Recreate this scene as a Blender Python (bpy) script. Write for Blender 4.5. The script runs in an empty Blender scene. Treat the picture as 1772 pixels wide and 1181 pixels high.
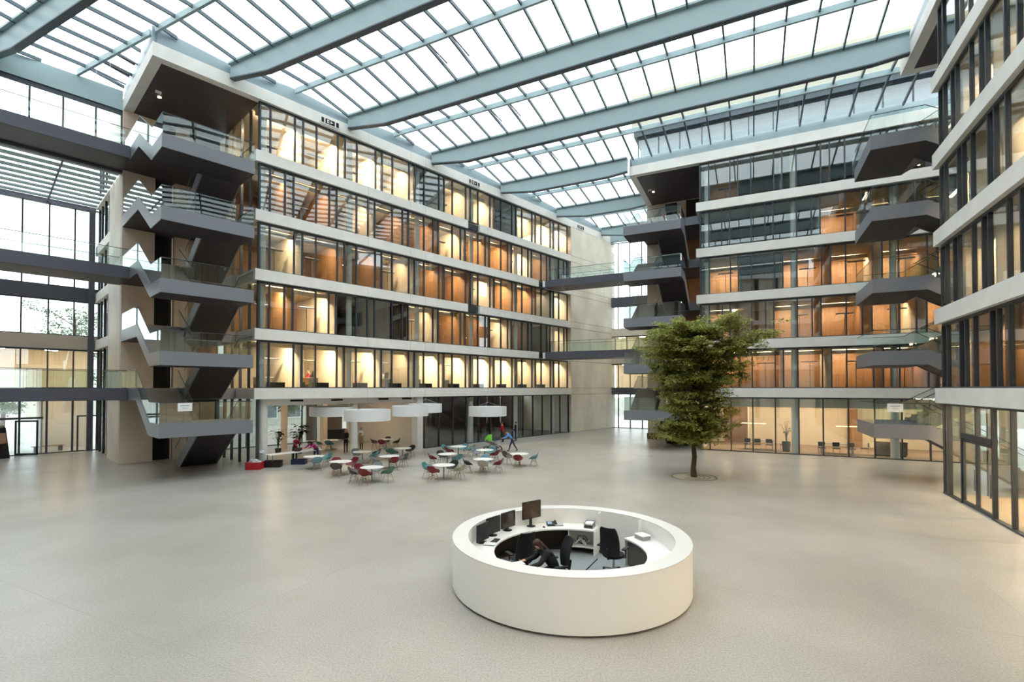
import bpy, math, random
from mathutils import Vector, Matrix
R_ = random.Random(7)
scn = bpy.context.scene
col = scn.collection
# ------------------------------------------------------------------ camera, sky, exposure
HEYE = 4.8
FPX = 850.0
PITCH = math.radians(0.9)
cam_d = bpy.data.cameras.new('camera')
cam = bpy.data.objects.new('camera', cam_d)
col.objects.link(cam)
cam.location = (0, 0, HEYE)
cam.rotation_euler = (math.pi / 2 + PITCH, 0, 0)
cam_d.sensor_width = 36.0
cam_d.sensor_fit = 'HORIZONTAL'
cam_d.lens = FPX / 1772.0 * 36.0
cam_d.shift_y = (672.0 - FPX * math.tan(PITCH) - 590.5) / 1772.0
cam_d.clip_start = 0.1
cam_d.clip_end = 600
scn.camera = cam
w = bpy.data.worlds.new('overcast_sky')
scn.world = w
w.use_nodes = True
bg = w.node_tree.nodes['Background']
bg.inputs[0].default_value = (0.92, 0.968, 1.0, 1)
bg.inputs[1].default_value = 3.55
w.cycles.sampling_method = 'NONE'
scn.view_settings.view_transform = 'Standard'
scn.view_settings.look = 'None'
scn.view_settings.exposure = 0.0
scn.view_settings.gamma = 1.0
scn.view_settings.use_curve_mapping = False
scn.cycles.max_bounces = 5
scn.cycles.diffuse_bounces = 3
scn.cycles.glossy_bounces = 2
scn.cycles.transparent_max_bounces = 12
scn.cycles.transmission_bounces = 2
scn.cycles.sample_clamp_indirect = 6.0
scn.cycles.caustics_reflective = False
scn.cycles.caustics_refractive = False
scn.cycles.use_denoising = True
scn.cycles.use_adaptive_sampling = True
scn.cycles.adaptive_threshold = 0.08
scn.cycles.adaptive_min_samples = 16
LAMP = 88.0          # radiance of the warm emitters
# ------------------------------------------------------------------ materials
def lin(c):
    return c / 12.92 if c <= 0.04045 else ((c + 0.055) / 1.055) ** 2.4
def hexc(h):
    return tuple(lin(int(h[i:i + 2], 16) / 255.0) for i in (0, 2, 4))
MATS = {}
def mat(name, hx, rough=0.6, metal=0.0, var=0.0, scale=3.0, bump=0.0, bscale=40.0, spec=0.5, stretch=None, coat=0.0):
    if name in MATS:
        return MATS[name]
    m = bpy.data.materials.new(name)
    m.use_nodes = True
    nt = m.node_tree
    b = nt.nodes['Principled BSDF']
    c = hexc(hx)
    b.inputs['Base Color'].default_value = (*c, 1)
    b.inputs['Roughness'].default_value = rough
    b.inputs['Metallic'].default_value = metal
    b.inputs['Specular IOR Level'].default_value = spec
    b.inputs['Coat Weight'].default_value = coat
    if var > 0 or bump > 0:
        geo = nt.nodes.new('ShaderNodeNewGeometry')
        mp = nt.nodes.new('ShaderNodeMapping')
        nt.links.new(geo.outputs['Position'], mp.inputs['Vector'])
        if stretch:
            mp.inputs['Scale'].default_value = stretch
        if var > 0:
            nz = nt.nodes.new('ShaderNodeTexNoise')
            nz.inputs['Scale'].default_value = scale
            nz.inputs['Detail'].default_value = 6
            nt.links.new(mp.outputs[0], nz.inputs['Vector'])
            rp = nt.nodes.new('ShaderNodeValToRGB')
            rp.color_ramp.elements[0].position = 0.3
            rp.color_ramp.elements[1].position = 0.7
            rp.color_ramp.elements[0].color = (*[x * (1 - var) for x in c], 1)
            rp.color_ramp.elements[1].color = (*[min(1, x * (1 + var)) for x in c], 1)
            nt.links.new(nz.outputs['Fac'], rp.inputs[0])
            nt.links.new(rp.outputs[0], b.inputs['Base Color'])
        if bump > 0:
            n2 = nt.nodes.new('ShaderNodeTexNoise')
            n2.inputs['Scale'].default_value = bscale
            nt.links.new(mp.outputs[0], n2.inputs['Vector'])
            bp = nt.nodes.new('ShaderNodeBump')
            bp.inputs['Strength'].default_value = bump
            bp.inputs['Distance'].default_value = 0.02
            nt.links.new(n2.outputs['Fac'], bp.inputs['Height'])
            nt.links.new(bp.outputs[0], b.inputs['Normal'])
    MATS[name] = m
    return m
def glass(name, tint, f0, rough=0.0):
    m = bpy.data.materials.new(name)
    m.use_nodes = True
    nt = m.node_tree
    nt.nodes.clear()
    out = nt.nodes.new('ShaderNodeOutputMaterial')
    tr = nt.nodes.new('ShaderNodeBsdfTransparent')
    tr.inputs[0].default_value = (*tint, 1)
    gl = nt.nodes.new('ShaderNodeBsdfGlossy')
    gl.inputs['Roughness'].default_value = rough
    gl.inputs['Color'].default_value = (0.93, 0.98, 1, 1)
    lw = nt.nodes.new('ShaderNodeLayerWeight')
    lw.inputs['Blend'].default_value = 0.5
    pw = nt.nodes.new('ShaderNodeMath'); pw.operation = 'POWER'; pw.inputs[1].default_value = 5.0
    mu = nt.nodes.new('ShaderNodeMath'); mu.operation = 'MULTIPLY_ADD'
    mu.inputs[1].default_value = 1 - f0; mu.inputs[2].default_value = f0
    mx = nt.nodes.new('ShaderNodeMixShader')
    nt.links.new(lw.outputs['Facing'], pw.inputs[0])
    nt.links.new(pw.outputs[0], mu.inputs[0])
    nt.links.new(mu.outputs[0], mx.inputs[0])
    nt.links.new(tr.outputs[0], mx.inputs[1])
    nt.links.new(gl.outputs[0], mx.inputs[2])
    nt.links.new(mx.outputs[0], out.inputs[0])
    MATS[name] = m
    return m
def emit(name, colr, strength):
    m = bpy.data.materials.new(name)
    m.use_nodes = True
    nt = m.node_tree
    nt.nodes.clear()
    out = nt.nodes.new('ShaderNodeOutputMaterial')
    e = nt.nodes.new('ShaderNodeEmission')
    e.inputs[0].default_value = (*colr, 1)
    e.inputs[1].default_value = strength
    nt.links.new(e.outputs[0], out.inputs[0])
    MATS[name] = m
    return m
def terrazzo():
    m = mat('polished_concrete', 'c4beb1', 0.34, var=0.0)
    nt = m.node_tree
    b = nt.nodes['Principled BSDF']
    b.inputs['Specular IOR Level'].default_value = 0.5
    geo = nt.nodes.new('ShaderNodeNewGeometry')
    def noise(sc, det):
        n = nt.nodes.new('ShaderNodeTexNoise')
        n.inputs['Scale'].default_value = sc
        n.inputs['Detail'].default_value = det
        nt.links.new(geo.outputs['Position'], n.inputs['Vector'])
        return n
    a = noise(0.30, 8); s = noise(26, 3); r = noise(0.8, 4)
    def ramp(n, p0, c0, p1, c1):
        q = nt.nodes.new('ShaderNodeValToRGB')
        q.color_ramp.elements[0].position = p0; q.color_ramp.elements[1].position = p1
        q.color_ramp.elements[0].color = (*c0, 1); q.color_ramp.elements[1].color = (*c1, 1)
        nt.links.new(n.outputs['Fac'], q.inputs[0])
        return q
    A_ = ramp(a, 0.32, hexc('a8a49c'), 0.68, hexc('bab6af'))
    S_ = ramp(s, 0.36, (0.80, 0.79, 0.77), 0.62, (1.05, 1.05, 1.05))
    mx = nt.nodes.new('ShaderNodeMix'); mx.data_type = 'RGBA'; mx.blend_type = 'MULTIPLY'
    mx.inputs['Factor'].default_value = 1.0
    nt.links.new(A_.outputs[0], mx.inputs['A']); nt.links.new(S_.outputs[0], mx.inputs['B'])
    nt.links.new(mx.outputs['Result'], b.inputs['Base Color'])
    mr = nt.nodes.new('ShaderNodeMapRange')
    mr.inputs['To Min'].default_value = 0.24; mr.inputs['To Max'].default_value = 0.40
    nt.links.new(r.outputs['Fac'], mr.inputs['Value'])
    nt.links.new(mr.outputs[0], b.inputs['Roughness'])
    return m
M = dict(
    floor=terrazzo(),
    band=mat('smooth_pale_concrete', 'e6e5df', 0.55, var=0.05, scale=1.2, bump=0.05),
    conc=mat('fair_faced_concrete', 'e2dbcc', 0.6, var=0.14, scale=0.55, bump=0.12, bscale=12, stretch=(1, 1, 0.6)),
    conc2=mat('warm_concrete', 'cfc1b2', 0.62, var=0.12, scale=0.6, bump=0.1, bscale=10),
    steel=mat('grey_painted_steel', '777b84', 0.42, 0.0, spec=0.5),
    dsteel=mat('dark_painted_steel', '51535f', 0.5),
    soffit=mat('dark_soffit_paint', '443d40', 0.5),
    mull=mat('anthracite_aluminium', '3c4249', 0.38, 0.3),
    roofst=mat('pale_teal_roof_steel', '97adb2', 0.45, 0.0),
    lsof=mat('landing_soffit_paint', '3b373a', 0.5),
    upst=mat('roof_upstand_steel', '8da1a8', 0.45),
    roofdk=mat('dark_roof_edge_steel', '4a5660', 0.45, 0.0),
    bar=mat('glazing_bar_steel', '53626a', 0.45, 0.2),
    cream=mat('cream_plaster', 'e6dcc9', 0.75, var=0.03, scale=0.6),
    white=mat('white_paint', 'dcdad4', 0.6),
    ceil=mat('office_ceiling', 'ddd2bd', 0.8),
    wood=mat('brown_wood_panel', '94704f', 0.5, var=0.18, scale=2.0, stretch=(3, 3, 0.2)),
    carpet=mat('dark_carpet', '4a4542', 0.9),
    dark=mat('dark_interior', '2b2727', 0.7),
    black=mat('black_opening', '0b0a0a', 0.8),
    lacq=mat('white_lacquer', 'f3f1ec', 0.3, spec=0.5),
    plinth=mat('dark_plinth', '3a322c', 0.6),
    blackp=mat('black_plastic', '17181b', 0.45),
    blackf=mat('black_fabric', '15161b', 0.85),
    screen=mat('brown_screen_reflection', '4a3424', 0.15),  # brown reflection painted into the screen colour
    chrome=mat('brushed_steel', 'b4b6b8', 0.3, 0.9),
    tblue=mat('paper_print_blue', '9fb2cf', 0.7),
    paper=mat('white_paper', 'efefec', 0.8),
    bark=mat('tree_bark', '4b3a2b', 0.9, var=0.25, scale=9, bump=0.5, bscale=30),
    greyc=mat('grey_carpet', '8b9193', 0.9, var=0.05, scale=20),
    slab=mat('floor_slab_edge', '9a968e', 0.7),
    ground=mat('outside_ground', '8f9186', 0.9, var=0.1, scale=0.3),
    lwood=mat('pale_wood', 'a5805c', 0.5),
    tabletop=mat('white_table_laminate', 'eceae6', 0.35),
    greyst=mat('grey_steel_base', '8c8a88', 0.4, 0.6),
)
G = dict(
    fac=glass('facade_glass', (0.93, 0.96, 0.955), 0.085),
    roof=glass('roof_glass', (0.955, 0.978, 0.978), 0.03),
    bal=glass('balustrade_glass', (0.93, 0.972, 0.962), 0.05),
)
WARM = (1.0, 0.73, 0.45)
E_ = {}
def warm(level):
    k = round(level, 2)
    if k not in E_:
        E_[k] = emit('warm_emitter_%d' % int(k * 100), WARM, LAMP * k)
    return E_[k]
# ------------------------------------------------------------------ mesh helpers
class MB:
    def __init__(s):
        s.v = []; s.f = []; s.m = []
    def add(s, vs, fs, mi=0):
        o = len(s.v)
        s.v += [tuple(p) for p in vs]
        s.f += [tuple(i + o for i in f) for f in fs]
        s.m += [mi] * len(fs)
        return s
    def box(s, x0, x1, y0, y1, z0, z1, mi=0):
        if x0 > x1: x0, x1 = x1, x0
        if y0 > y1: y0, y1 = y1, y0
        if z0 > z1: z0, z1 = z1, z0
        return s.add([(x0, y0, z0), (x1, y0, z0), (x1, y1, z0), (x0, y1, z0), (x0, y0, z1), (x1, y0, z1), (x1, y1, z1), (x0, y1, z1)],
                     [(0, 3, 2, 1), (4, 5, 6, 7), (0, 1, 5, 4), (1, 2, 6, 5), (2, 3, 7, 6), (3, 0, 4, 7)], mi)
    def prism(s, pts, off, mi=0):
        n = len(pts)
        off = Vector(off)
        a = [Vector(p) for p in pts]
        b = [p + off for p in a]
        nrm = Vector((0, 0, 0))
        for i in range(n):
            nrm += (a[i] - a[0]).cross(a[(i + 1) % n] - a[0])
        fs = [tuple(range(n)), tuple(reversed(range(n, 2 * n)))]
        fs += [(i, i + n, (i + 1) % n + n, (i + 1) % n) for i in range(n)]
        if nrm.dot(off) > 0:
            fs = [tuple(reversed(f)) for f in fs]
        return s.add(a + b, fs, mi)
    def tube(s, p0, p1, r0, r1=None, n=8, mi=0):
        r1 = r0 if r1 is None else r1
        p0, p1 = Vector(p0), Vector(p1)
        d = (p1 - p0).normalized()
        u = d.orthogonal().normalized(); w_ = d.cross(u)
        vs = []
        for p, r in ((p0, r0), (p1, r1)):
            for i in range(n):
                a = 2 * math.pi * i / n
                vs.append(p + (u * math.cos(a) + w_ * math.sin(a)) * r)
        fs = [(i, (i + 1) % n, (i + 1) % n + n, i + n) for i in range(n)]
        fs += [tuple(reversed(range(n))), tuple(range(n, 2 * n))]
        return s.add(vs, fs, mi)
    def path(s, pts, rads, n=8, mi=0):
        pts = [Vector(p) for p in pts]
        if not isinstance(rads, (list, tuple)): rads = [rads] * len(pts)
        vs = []; u = None
        for i, p in enumerate(pts):
            d = (pts[min(i + 1, len(pts) - 1)] - pts[max(i - 1, 0)]).normalized()
            if u is None: u = d.orthogonal().normalized()
            u = (u - d * u.dot(d)).normalized()
            w_ = d.cross(u)
            for k in range(n):
                a = 2 * math.pi * k / n
                vs.append(p + (u * math.cos(a) + w_ * math.sin(a)) * rads[i])
        fs = []
        for i in range(len(pts) - 1):
            for k in range(n):
                fs.append((i * n + k, i * n + (k + 1) % n, (i + 1) * n + (k + 1) % n, (i + 1) * n + k))
        fs += [tuple(reversed(range(n))), tuple(range((len(pts) - 1) * n, len(pts) * n))]
        return s.add(vs, fs, mi)
    def lathe(s, prof, n=24, c=(0, 0), mi=0):
        vs = []; m = len(prof)
        for i in range(n):
            a = 2 * math.pi * i / n
            for r, z in prof:
                vs.append((c[0] + r * math.cos(a), c[1] + r * math.sin(a), z))
        fs = []
        for i in range(n):
            j = (i + 1) % n
            for k in range(m - 1):
                fs.append((i * m + k, j * m + k, j * m + k + 1, i * m + k + 1))
        if prof[0][0] > 1e-6: fs.append(tuple(reversed([i * m for i in range(n)])))
        if prof[-1][0] > 1e-6: fs.append(tuple(i * m + m - 1 for i in range(n)))
        return s.add(vs, fs, mi)
    def arc(s, r0, r1, z0, z1, a0, a1, n, mi=0):
        a0, a1 = math.radians(a0), math.radians(a1)
        full = abs(a1 - a0 - 2 * math.pi) < 1e-4
        vs = []
        N = n if full else n + 1
        for i in range(N):
            a = a0 + (a1 - a0) * i / n
            c_, s_ = math.cos(a), math.sin(a)
            vs += [(r0 * c_, r0 * s_, z0), (r1 * c_, r1 * s_, z0), (r1 * c_, r1 * s_, z1), (r0 * c_, r0 * s_, z1)]
        fs = []
        for i in range(n):
            p, q = i * 4, ((i + 1) % N) * 4
            for k in range(4):
                k2 = (k + 1) % 4
                fs.append((p + k, q + k, q + k2, p + k2)[::-1])
        if not full:
            fs += [(0, 1, 2, 3), tuple((N - 1) * 4 + k for k in (3, 2, 1, 0))]
        return s.add(vs, fs, mi)
    def mesh(s, name, mats, smooth=False):
        me = bpy.data.meshes.new(name)
        me.from_pydata(s.v, [], s.f)
        for m in (mats if isinstance(mats, (list, tuple)) else [mats]):
            me.materials.append(m)
        if any(s.m):
            me.polygons.foreach_set('material_index', s.m)
        if smooth:
            me.polygons.foreach_set('use_smooth', [True] * len(me.polygons))
            try: me.set_sharp_from_angle(angle=math.radians(42))
            except Exception: pass
        me.update()
        return me
def obj(name, me, parent=None, loc=(0, 0, 0), rz=0.0):
    o = bpy.data.objects.new(name, me)
    o.location = loc
    o.rotation_euler = (0, 0, rz)
    if parent: o.parent = parent
    col.objects.link(o)
    return o
def tag(o, label=None, cat=None, group=None, kind=None):
    if label: o['label'] = label
    if cat: o['category'] = cat
    if group: o['group'] = group
    if kind: o['kind'] = kind
    return o
def empty(name, loc=(0, 0, 0), rz=0.0, parent=None):
    o = obj(name, None, parent, loc, rz)
    o.empty_display_size = 0.2
    return o
def bx(name, parent, x0, x1, y0, y1, z0, z1, m):
    if x0 > x1: x0, x1 = x1, x0
    if y0 > y1: y0, y1 = y1, y0
    me = MB().box(0, x1 - x0, 0, y1 - y0, 0, z1 - z0).mesh(name, m)
    return obj(name, me, parent, (x0, y0, z0))
def copy_tree(o, parent=None):
    c = o.copy(); col.objects.link(c); c.parent = parent
    for ch in o.children: copy_tree(ch, c)
    return c
class Frame:
    """plan frame of a wing: s along its facade, t outward to the hall; local object coordinates are (s, -t, z)"""
    def __init__(s, o, e):
        s.o = Vector((o[0], o[1])); s.e = Vector((e[0], e[1])).normalized()
        s.n = Vector((s.e.y, -s.e.x)); s.rz = math.atan2(s.e.y, s.e.x)
    def w(s, a, t, z=0.0):
        p = s.o + s.e * a + s.n * t
        return Vector((p.x, p.y, z))
    def loc(s, x, y):
        q = Vector((x, y)) - s.o
        return q.dot(s.e), q.dot(s.n)
    def root(s, name, z=0.0):
        return empty(name, (s.o.x, s.o.y, z), s.rz)
FA = Frame((-15.505, 29.55), (0.67706, 0.73593))
FB = Frame((14.411, 38.28), (0.89812, -0.43975))
_r = Frame((19.813, 22.5), (-0.43975, -0.89812))
_p = _r.w(-0.28, 0.27)
FR = Frame((_p.x, _p.y), (-0.43975, -0.89812))
FH = 3.63
def LV(k):
    return 0.0 if k == 0 else 4.8 + FH * (k - 1)
ZSOF, ZTOP = 22.45, 23.2
TG = -0.27           # plane of the glazing behind the concrete bands
BT = 0.68            # band depth
# ------------------------------------------------------------------ floor and ground
floor = obj('floor', MB().box(-75, 60, -35, 85, -0.3, 0).mesh('floor', M['floor']))
tag(floor, 'pale grey polished concrete floor of the atrium hall', kind='structure')
jm = mat('floor_joint', 'a9a499', 0.6)
for k in range(-4, 7):
    p = FB.w(-30, -2 + 7.45 * k); 
    o = obj('joint', MB().box(0, 46, -0.006, 0.006, 0, 0.0012).mesh('joint', jm), floor, (p.x, p.y, 0), FB.rz)
for k in range(-3, 3):
    p = FB.w(1.5 + 7.45 * k, 42)
    o = obj('joint', MB().box(-0.006, 0.006, 0, 50, 0, 0.0012).mesh('joint', jm), floor, (p.x, p.y, 0), FB.rz)
gr = obj('ground', MB().box(-220, 220, -160, 260, -0.8, -0.31).mesh('ground', M['ground']))
tag(gr, 'flat grey ground outside the building', kind='structure')
# ------------------------------------------------------------------ window strips
def mullions(k, length):
    p = [0.30, 0.92]; b = 0.92
    if k == 0:
        while b < length - 0.2:
            b += 1.49; p.append(b)
    else:
        while b < length - 0.4:
            p += ([b + 1.52, b + 2.06] if k % 2 else [b + 0.92, b + 1.46]); b += 2.96; p.append(b)
    return [q for q in p if q <= length + 0.05]
MW, MD = 0.085, 0.15
def strip(root, name, pos, z0, z1, t=TG, gm=None, head=0.13, mw=MW):
    g = empty(name, (0, 0, 0), 0, root)
    y = -t
    for s in pos:
        bx('mullion', g, s - mw / 2, s + mw / 2, y - MD * 0.55, y + MD * 0.45, z0 + 0.06, z1 - head, M['mull'])
    for a, b in zip(pos[:-1], pos[1:]):
        if b - a > 0.15:
            bx('pane', g, a + mw / 2, b - mw / 2, y - 0.01, y + 0.01, z0 + 0.06, z1 - head, gm or G['fac'])
    bx('sill_rail', g, pos[0] - mw / 2, pos[-1] + mw / 2, y - 0.1, y + 0.08, z0, z0 + 0.06, M['mull'])
    bx('head_rail', g, pos[0] - mw / 2, pos[-1] + mw / 2, y - 0.06, y + 0.1, z1 - head, z1, M['mull'])
    return g
def side_strip(root, name, tpos, z0, z1, s=0.30, gm=None):
    g = empty(name, (0, 0, 0), 0, root)
    for t in tpos:
        bx('mullion', g, s - 0.08, s + 0.08, -t - 0.04, -t + 0.04, z0, z1, M['mull'])
    for a, b in zip(tpos[:-1], tpos[1:]):
        bx('pane', g, s - 0.01, s + 0.01, -a + 0.04, -b - 0.04, z0, z1, gm or G['fac'])
    return g
# ------------------------------------------------------------------ a wing of the building
DEP = 6.3
def wing(name, label, fr, length, rooms, gaps={}, wood=(2, 3, 4), ground_from=None, ground_rooms=None, total=None):
    root = fr.root(name)
    tag(root, label, kind='structure')
    total = total or length
    ly = 4.4 if name == 'wall_back' else 1.5
    for k in range(1, 6):
        z = LV(k)
        cuts = [0.0] + [q for g in gaps.get(k, []) for q in g] + [length]
        for a, b in zip(cuts[0::2], cuts[1::2]):
            bx('fascia_band', root, a, b, 0, 0.5, z - BT, z, M['band'])
        for a, b in gaps.get(k, []):
            bx('joint_bracket', root, a, b, 0.22, 0.5, z - BT + 0.1, z - 0.1, M['mull'])
        bx('return_band', root, 0, 0.3, 0.5, 7.6, z - BT, z, M['band'])
        top = ZSOF if k == 5 else LV(k + 1) - BT
        strip(root, 'window_strip', mullions(k, length), z, top)
        side_strip(root, 'side_window_strip', [-0.3, -1.75, -3.24, -4.73, -6.2], z, top)
        # room shell behind the glass
        bx('floor_slab', root, 0.3, total, 0.5, DEP, z - 0.66, z - 0.03, M['ceil'])
        bx('carpet', root, 0.32, total, 0.42, DEP, z - 0.03, z, M['carpet'])
        bx('back_wall', root, 0.3, total, DEP, DEP + 0.2, z, top + 0.02, M['wood'] if k in wood else M['cream'])
        bs = [0.4]
        b = 0.92 + (2.06 if k % 2 else 1.46)
        while b < length - 1:
            bs.append(b); b += 2.96
        bs.append(length)
        for i, b in enumerate(bs[1:-1]):
            bx('partition', root, b - 0.05, b + 0.05, 0.42, DEP, z, top, M['wood'] if (k in wood and (i + k) % 3 != 0) else M['cream'])
        lv = rooms.get(k, [0.5])
        for i, (a, b) in enumerate(zip(bs[:-1], bs[1:])):
            q = lv[i % len(lv)]
            if q > 0:
                bx('ceiling_emitter', root, a + 0.35, a + 0.35 + 1.9, ly + 0.12, ly + 0.47, top - 0.07, top - 0.03, warm(q * 2.0))  # added hidden emitter; the floor lamps that light the room stay dark
                bx('light_baffle', root, a + 0.06, b - 0.06, ly, ly + 0.06, top - 0.3, top, M['ceil'])  # added baffle, hides the emitter from the hall below
        for s in [0.75 + 5.92 * i for i in range(int(length / 5.92) + 1)]:
            obj('column', COLM, root, (s, 0.95, z))
    bx('roof_fascia', root, -5.2, total, 0, 0.5, ZSOF, ZTOP, M['band'])
    bx('end_fascia', root, -5.2, -4.7, 0.5, 8.2, ZSOF, ZTOP, M['band'])
    bx('soffit', root, -4.7, 0.3, 0.5, 7.6, ZSOF + 0.0, ZSOF + 0.3, M['soffit'])
    bx('roof_deck', root, -4.7, total, 0.5, 13, ZTOP - 0.4, ZTOP - 0.02, M['slab'])
    bx('top_ceiling', root, 0.3, total, 0.5, DEP, ZSOF, ZSOF + 0.3, M['ceil'])
    # ground storey
    g0 = ground_from or 0.30
    zc = LV(1) - BT
    pos = [q for q in mullions(0, length) if q >= g0 - 0.05]
    return root, pos, zc
COLM = MB().lathe([(0.2, 0), (0.2, 2.95)], 16).mesh('column', mat('column_concrete', 'c9c8c0', 0.6), True)
COLG = MB().lathe([(0.26, 0), (0.26, 4.12)], 20).mesh('column', mat('white_column', 'd8d8d2', 0.55), True)
roomsA = {1: [1.0, 1.1, 1.0, 0.3, 1.1, 1.0, 1.1, 1.0, 0.5, 0.5, 0.55], 2: [1.0, 0.9, 0, 0, 0.35, 0.4, 0.3, 0.5, 0.05, 0, 0.5],
          3: [0.4, 0.45, 0.25, 0.3, 0.45, 0.6, 0.6, 1.0, 0.9, 0.1, 0.6], 4: [0.35, 0.45, 0.35, 0.35, 0.5, 0.7, 0.8, 1.1, 1.1, 0.3, 0],
          5: [1.5, 1.5, 1.5, 0.8, 0, 0.5, 0.7, 0, 0.6, 1.1, 1.1]}
gapA = {5: [(17.3, 18.7)], 3: [(17.3, 18.7)], 4: [(26.9, 28.2)], 2: [(26.9, 28.2)]}
WA, posA, zc = wing('wall_left', 'five-storey office wing with pale bands and lit windows left of the tree', FA, 32.4, roomsA, gapA, wood=(2, 3, 4), ground_from=12.84, total=41.4)
roomsB = {1: [0.6, 0.3, 0.3, 0.45, 0.35, 0.35], 2: [0.4, 0, 0.3, 0.45, 0.4, 0.4], 3: [0.45, 0, 0.5, 0.55, 0.55, 0.5], 4: [0, 0, 0, 0.3, 0.2, 0.2], 5: [0.04, 0, 0, 0, 0, 0]}
WB, posB, _ = wing('wall_back', 'office wing with pale bands behind the indoor tree', FB, 18.72, roomsB, wood=(1, 2, 3, 4, 5))
roomsR = {1: [0.35, 0.5, 0.3, 0.4, 0.4], 2: [0.8, 0.7, 0.4, 0.5, 0.4], 3: [0.9, 0.1, 0.9, 0.4, 0.4], 4: [0.6, 0.8, 0.4, 0.4, 0.4], 5: [0.25, 0.5, 0.3, 0.3, 0.3]}
WR, posR, _ = wing('wall_right', 'office wing with pale bands closing the hall on the side of the glass doors', FR, 27.6, roomsR, wood=(1,))
# ---- left wing: ground storey with cafe recess, dark glazed hall and blank concrete end
strip(WA, 'shopfront', posA, 0.0, zc, head=0.1)
bx('inner_floor', WA, 12.7, 32.4, 0.42, 7.2, 0.0, 0.006, M['carpet'])
bx('back_wall', WA, 12.7, 41.4, 7.2, 7.4, 0, zc, mat('aubergine_wall', '4d4045', 0.7))
bx('side_wall', WA, 32.4, 32.6, 0.5, 7.2, 0, 23.0, M['conc'])
for s in (18.4, 24.3, 30.2):
    obj('column', COLG, WA, (s, 0.9, 0))
for s in (15.5, 21.0, 27.0):
    bx('ceiling_emitter', WA, s, s + 0.2, 3.2, 4.4, zc - 0.08, zc - 0.04, warm(0.12))
# cafe recess
bx('cafe_ceiling', WA, 0.3, 12.8, 0.5, 11.2, zc, zc + 0.3, M['white'])
bx('downstand_beam', WA, 0.9, 12.7, 0.6, 0.9, zc - 0.42, zc, M['white'])
for s in (2.4, 5.2, 8.9, 11.0):
    bx('air_vent', WA, s, s + 0.85, 0.585, 0.6, zc - 0.2, zc - 0.08, M['black'])
for s, t in ((0.8, -0.75), (7.15, -1.0)):
    obj('column', COLG, WA, (s, -t, 0))
bx('pillar', WA, 12.2, 12.75, 0.27, 1.0, 0, zc, M['white'])
bx('side_wall', WA, 12.62, 12.75, 1.0, 11.2, 0, zc, mat('cafe_wall', 'c9c4bb', 0.7))
bx('kitchen_wall', WA, 9.2, 12.7, 11.0, 11.2, 2.9, zc, M['white'])
bx('kitchen_pier', WA, 9.2, 9.9, 10.4, 11.2, 0, 2.9, M['cream'])
bx('kitchen_back', WA, 9.2, 12.7, 13.0, 13.2, 0, 3.4, mat('kitchen_tiles', '7a6b5a', 0.6))
bx('kitchen_ceiling', WA, 9.0, 12.8, 11.2, 13.2, 3.2, 3.4, M['dark'])
bx('kitchen_counter', WA, 9.9, 12.6, 11.6, 12.3, 0, 0.95, M['dark'])
obj('column', COLG, WA, (12.0, 10.4, 0))
strip(WA, 'cafe_rear_window', [0.4, 1.9, 3.4, 4.9, 6.4, 7.9, 9.2], 0.0, zc, t=-11.1)
CB = MB().lathe([(0.24, 0), (0.24, 4.12)], 18).mesh('column', M['conc2'], True)
obj('column', CB, WA, (5.1, 8.0, 0)); obj('column', CB, WA, (8.4, 8.0, 0))
bx('ceiling_emitter', WA, 3.0, 3.2, 4.0, 6.5, zc - 0.06, zc - 0.02, warm(0.5))  # added emitters brightening the cafe recess, not real fixtures
bx('ceiling_emitter', WA, 9.0, 9.2, 4.0, 6.5, zc - 0.06, zc - 0.02, warm(0.5))
side_strip(WA, 'side_shopfront', [-0.3, -1.75, -3.24, -4.73, -6.2, -7.6], 0, zc)
# blank concrete end wall with storey joints
zs = [0.0]
for k in range(1, 6): zs += [LV(k) - BT, LV(k)]
zs.append(ZTOP)
for z0, z1 in zip(zs[:-1], zs[1:]):
    bx('concrete_panel', WA, 32.43, 41.5, 0.02, 0.5, z0 + 0.02, z1 - 0.02, M['conc'])
bx('panel_backing', WA, 32.43, 41.45, 0.05, 0.55, 0, ZTOP, M['slab'])
bx('end_wall', WA, 41.4, 41.5, 0.5, 8, 0, ZTOP, M['conc'])
for s0 in (4.0, 17.3, 33.5):
    g = empty('sign_box', (s0, -0.06, 22.55), 0, WA)
    bx('frame', g, 0, 1.35, 0, 0.05, 0, 0.45, M['paper'])
    for a, b in ((0.06, 0.24), (0.34, 1.0), (1.1, 1.29)):
        bx('panel', g, a, b, -0.012, 0.0, 0.06, 0.39, M['black'])
    for a, b, c, d in ((0.45, 0.51, 0.12, 0.33), (0.51, 0.62, 0.27, 0.33), (0.51, 0.62, 0.12, 0.18), (0.70, 0.75, 0.14, 0.31), (0.75, 0.86, 0.20, 0.25)):
        bx('pictogram', g, a, b, -0.02, -0.012, c, d, M['paper'])
# ---- back wing ground storey
strip(WB, 'shopfront', posB, 0.0, zc, head=0.1)
bx('inner_floor', WB, 0.32, 18.7, 0.42, 7.4, 0.0, 0.006, mat('brown_carpet', '8a7766', 0.9))
bx('back_wall', WB, 0.3, 18.7, 7.4, 7.6, 0, zc, M['cream'])
bx('bulkhead', WB, 0.3, 18.7, 1.2, 1.35, 3.35, zc, M['white'])
bx('wood_panel', WB, 1.6, 3.5, 7.2, 7.4, 0, 3.1, M['wood'])
bx('wood_panel', WB, 10.8, 11.8, 7.2, 7.4, 0, 3.1, M['wood'])
bx('partition', WB, 3.5, 3.6, 4.5, 7.4, 0, zc, M['cream'])
bx('side_wall', WB, 0.3, 0.42, 0.42, 7.4, 0, zc, M['cream'])
bx('extra_ceiling', WB, 0.3, 18.7, DEP, 7.6, zc, zc + 0.3, M['ceil'])
for s in (6.7, 12.6, 18.2):
    obj('column', COLG, WB, (s, 0.95, 0))
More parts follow.
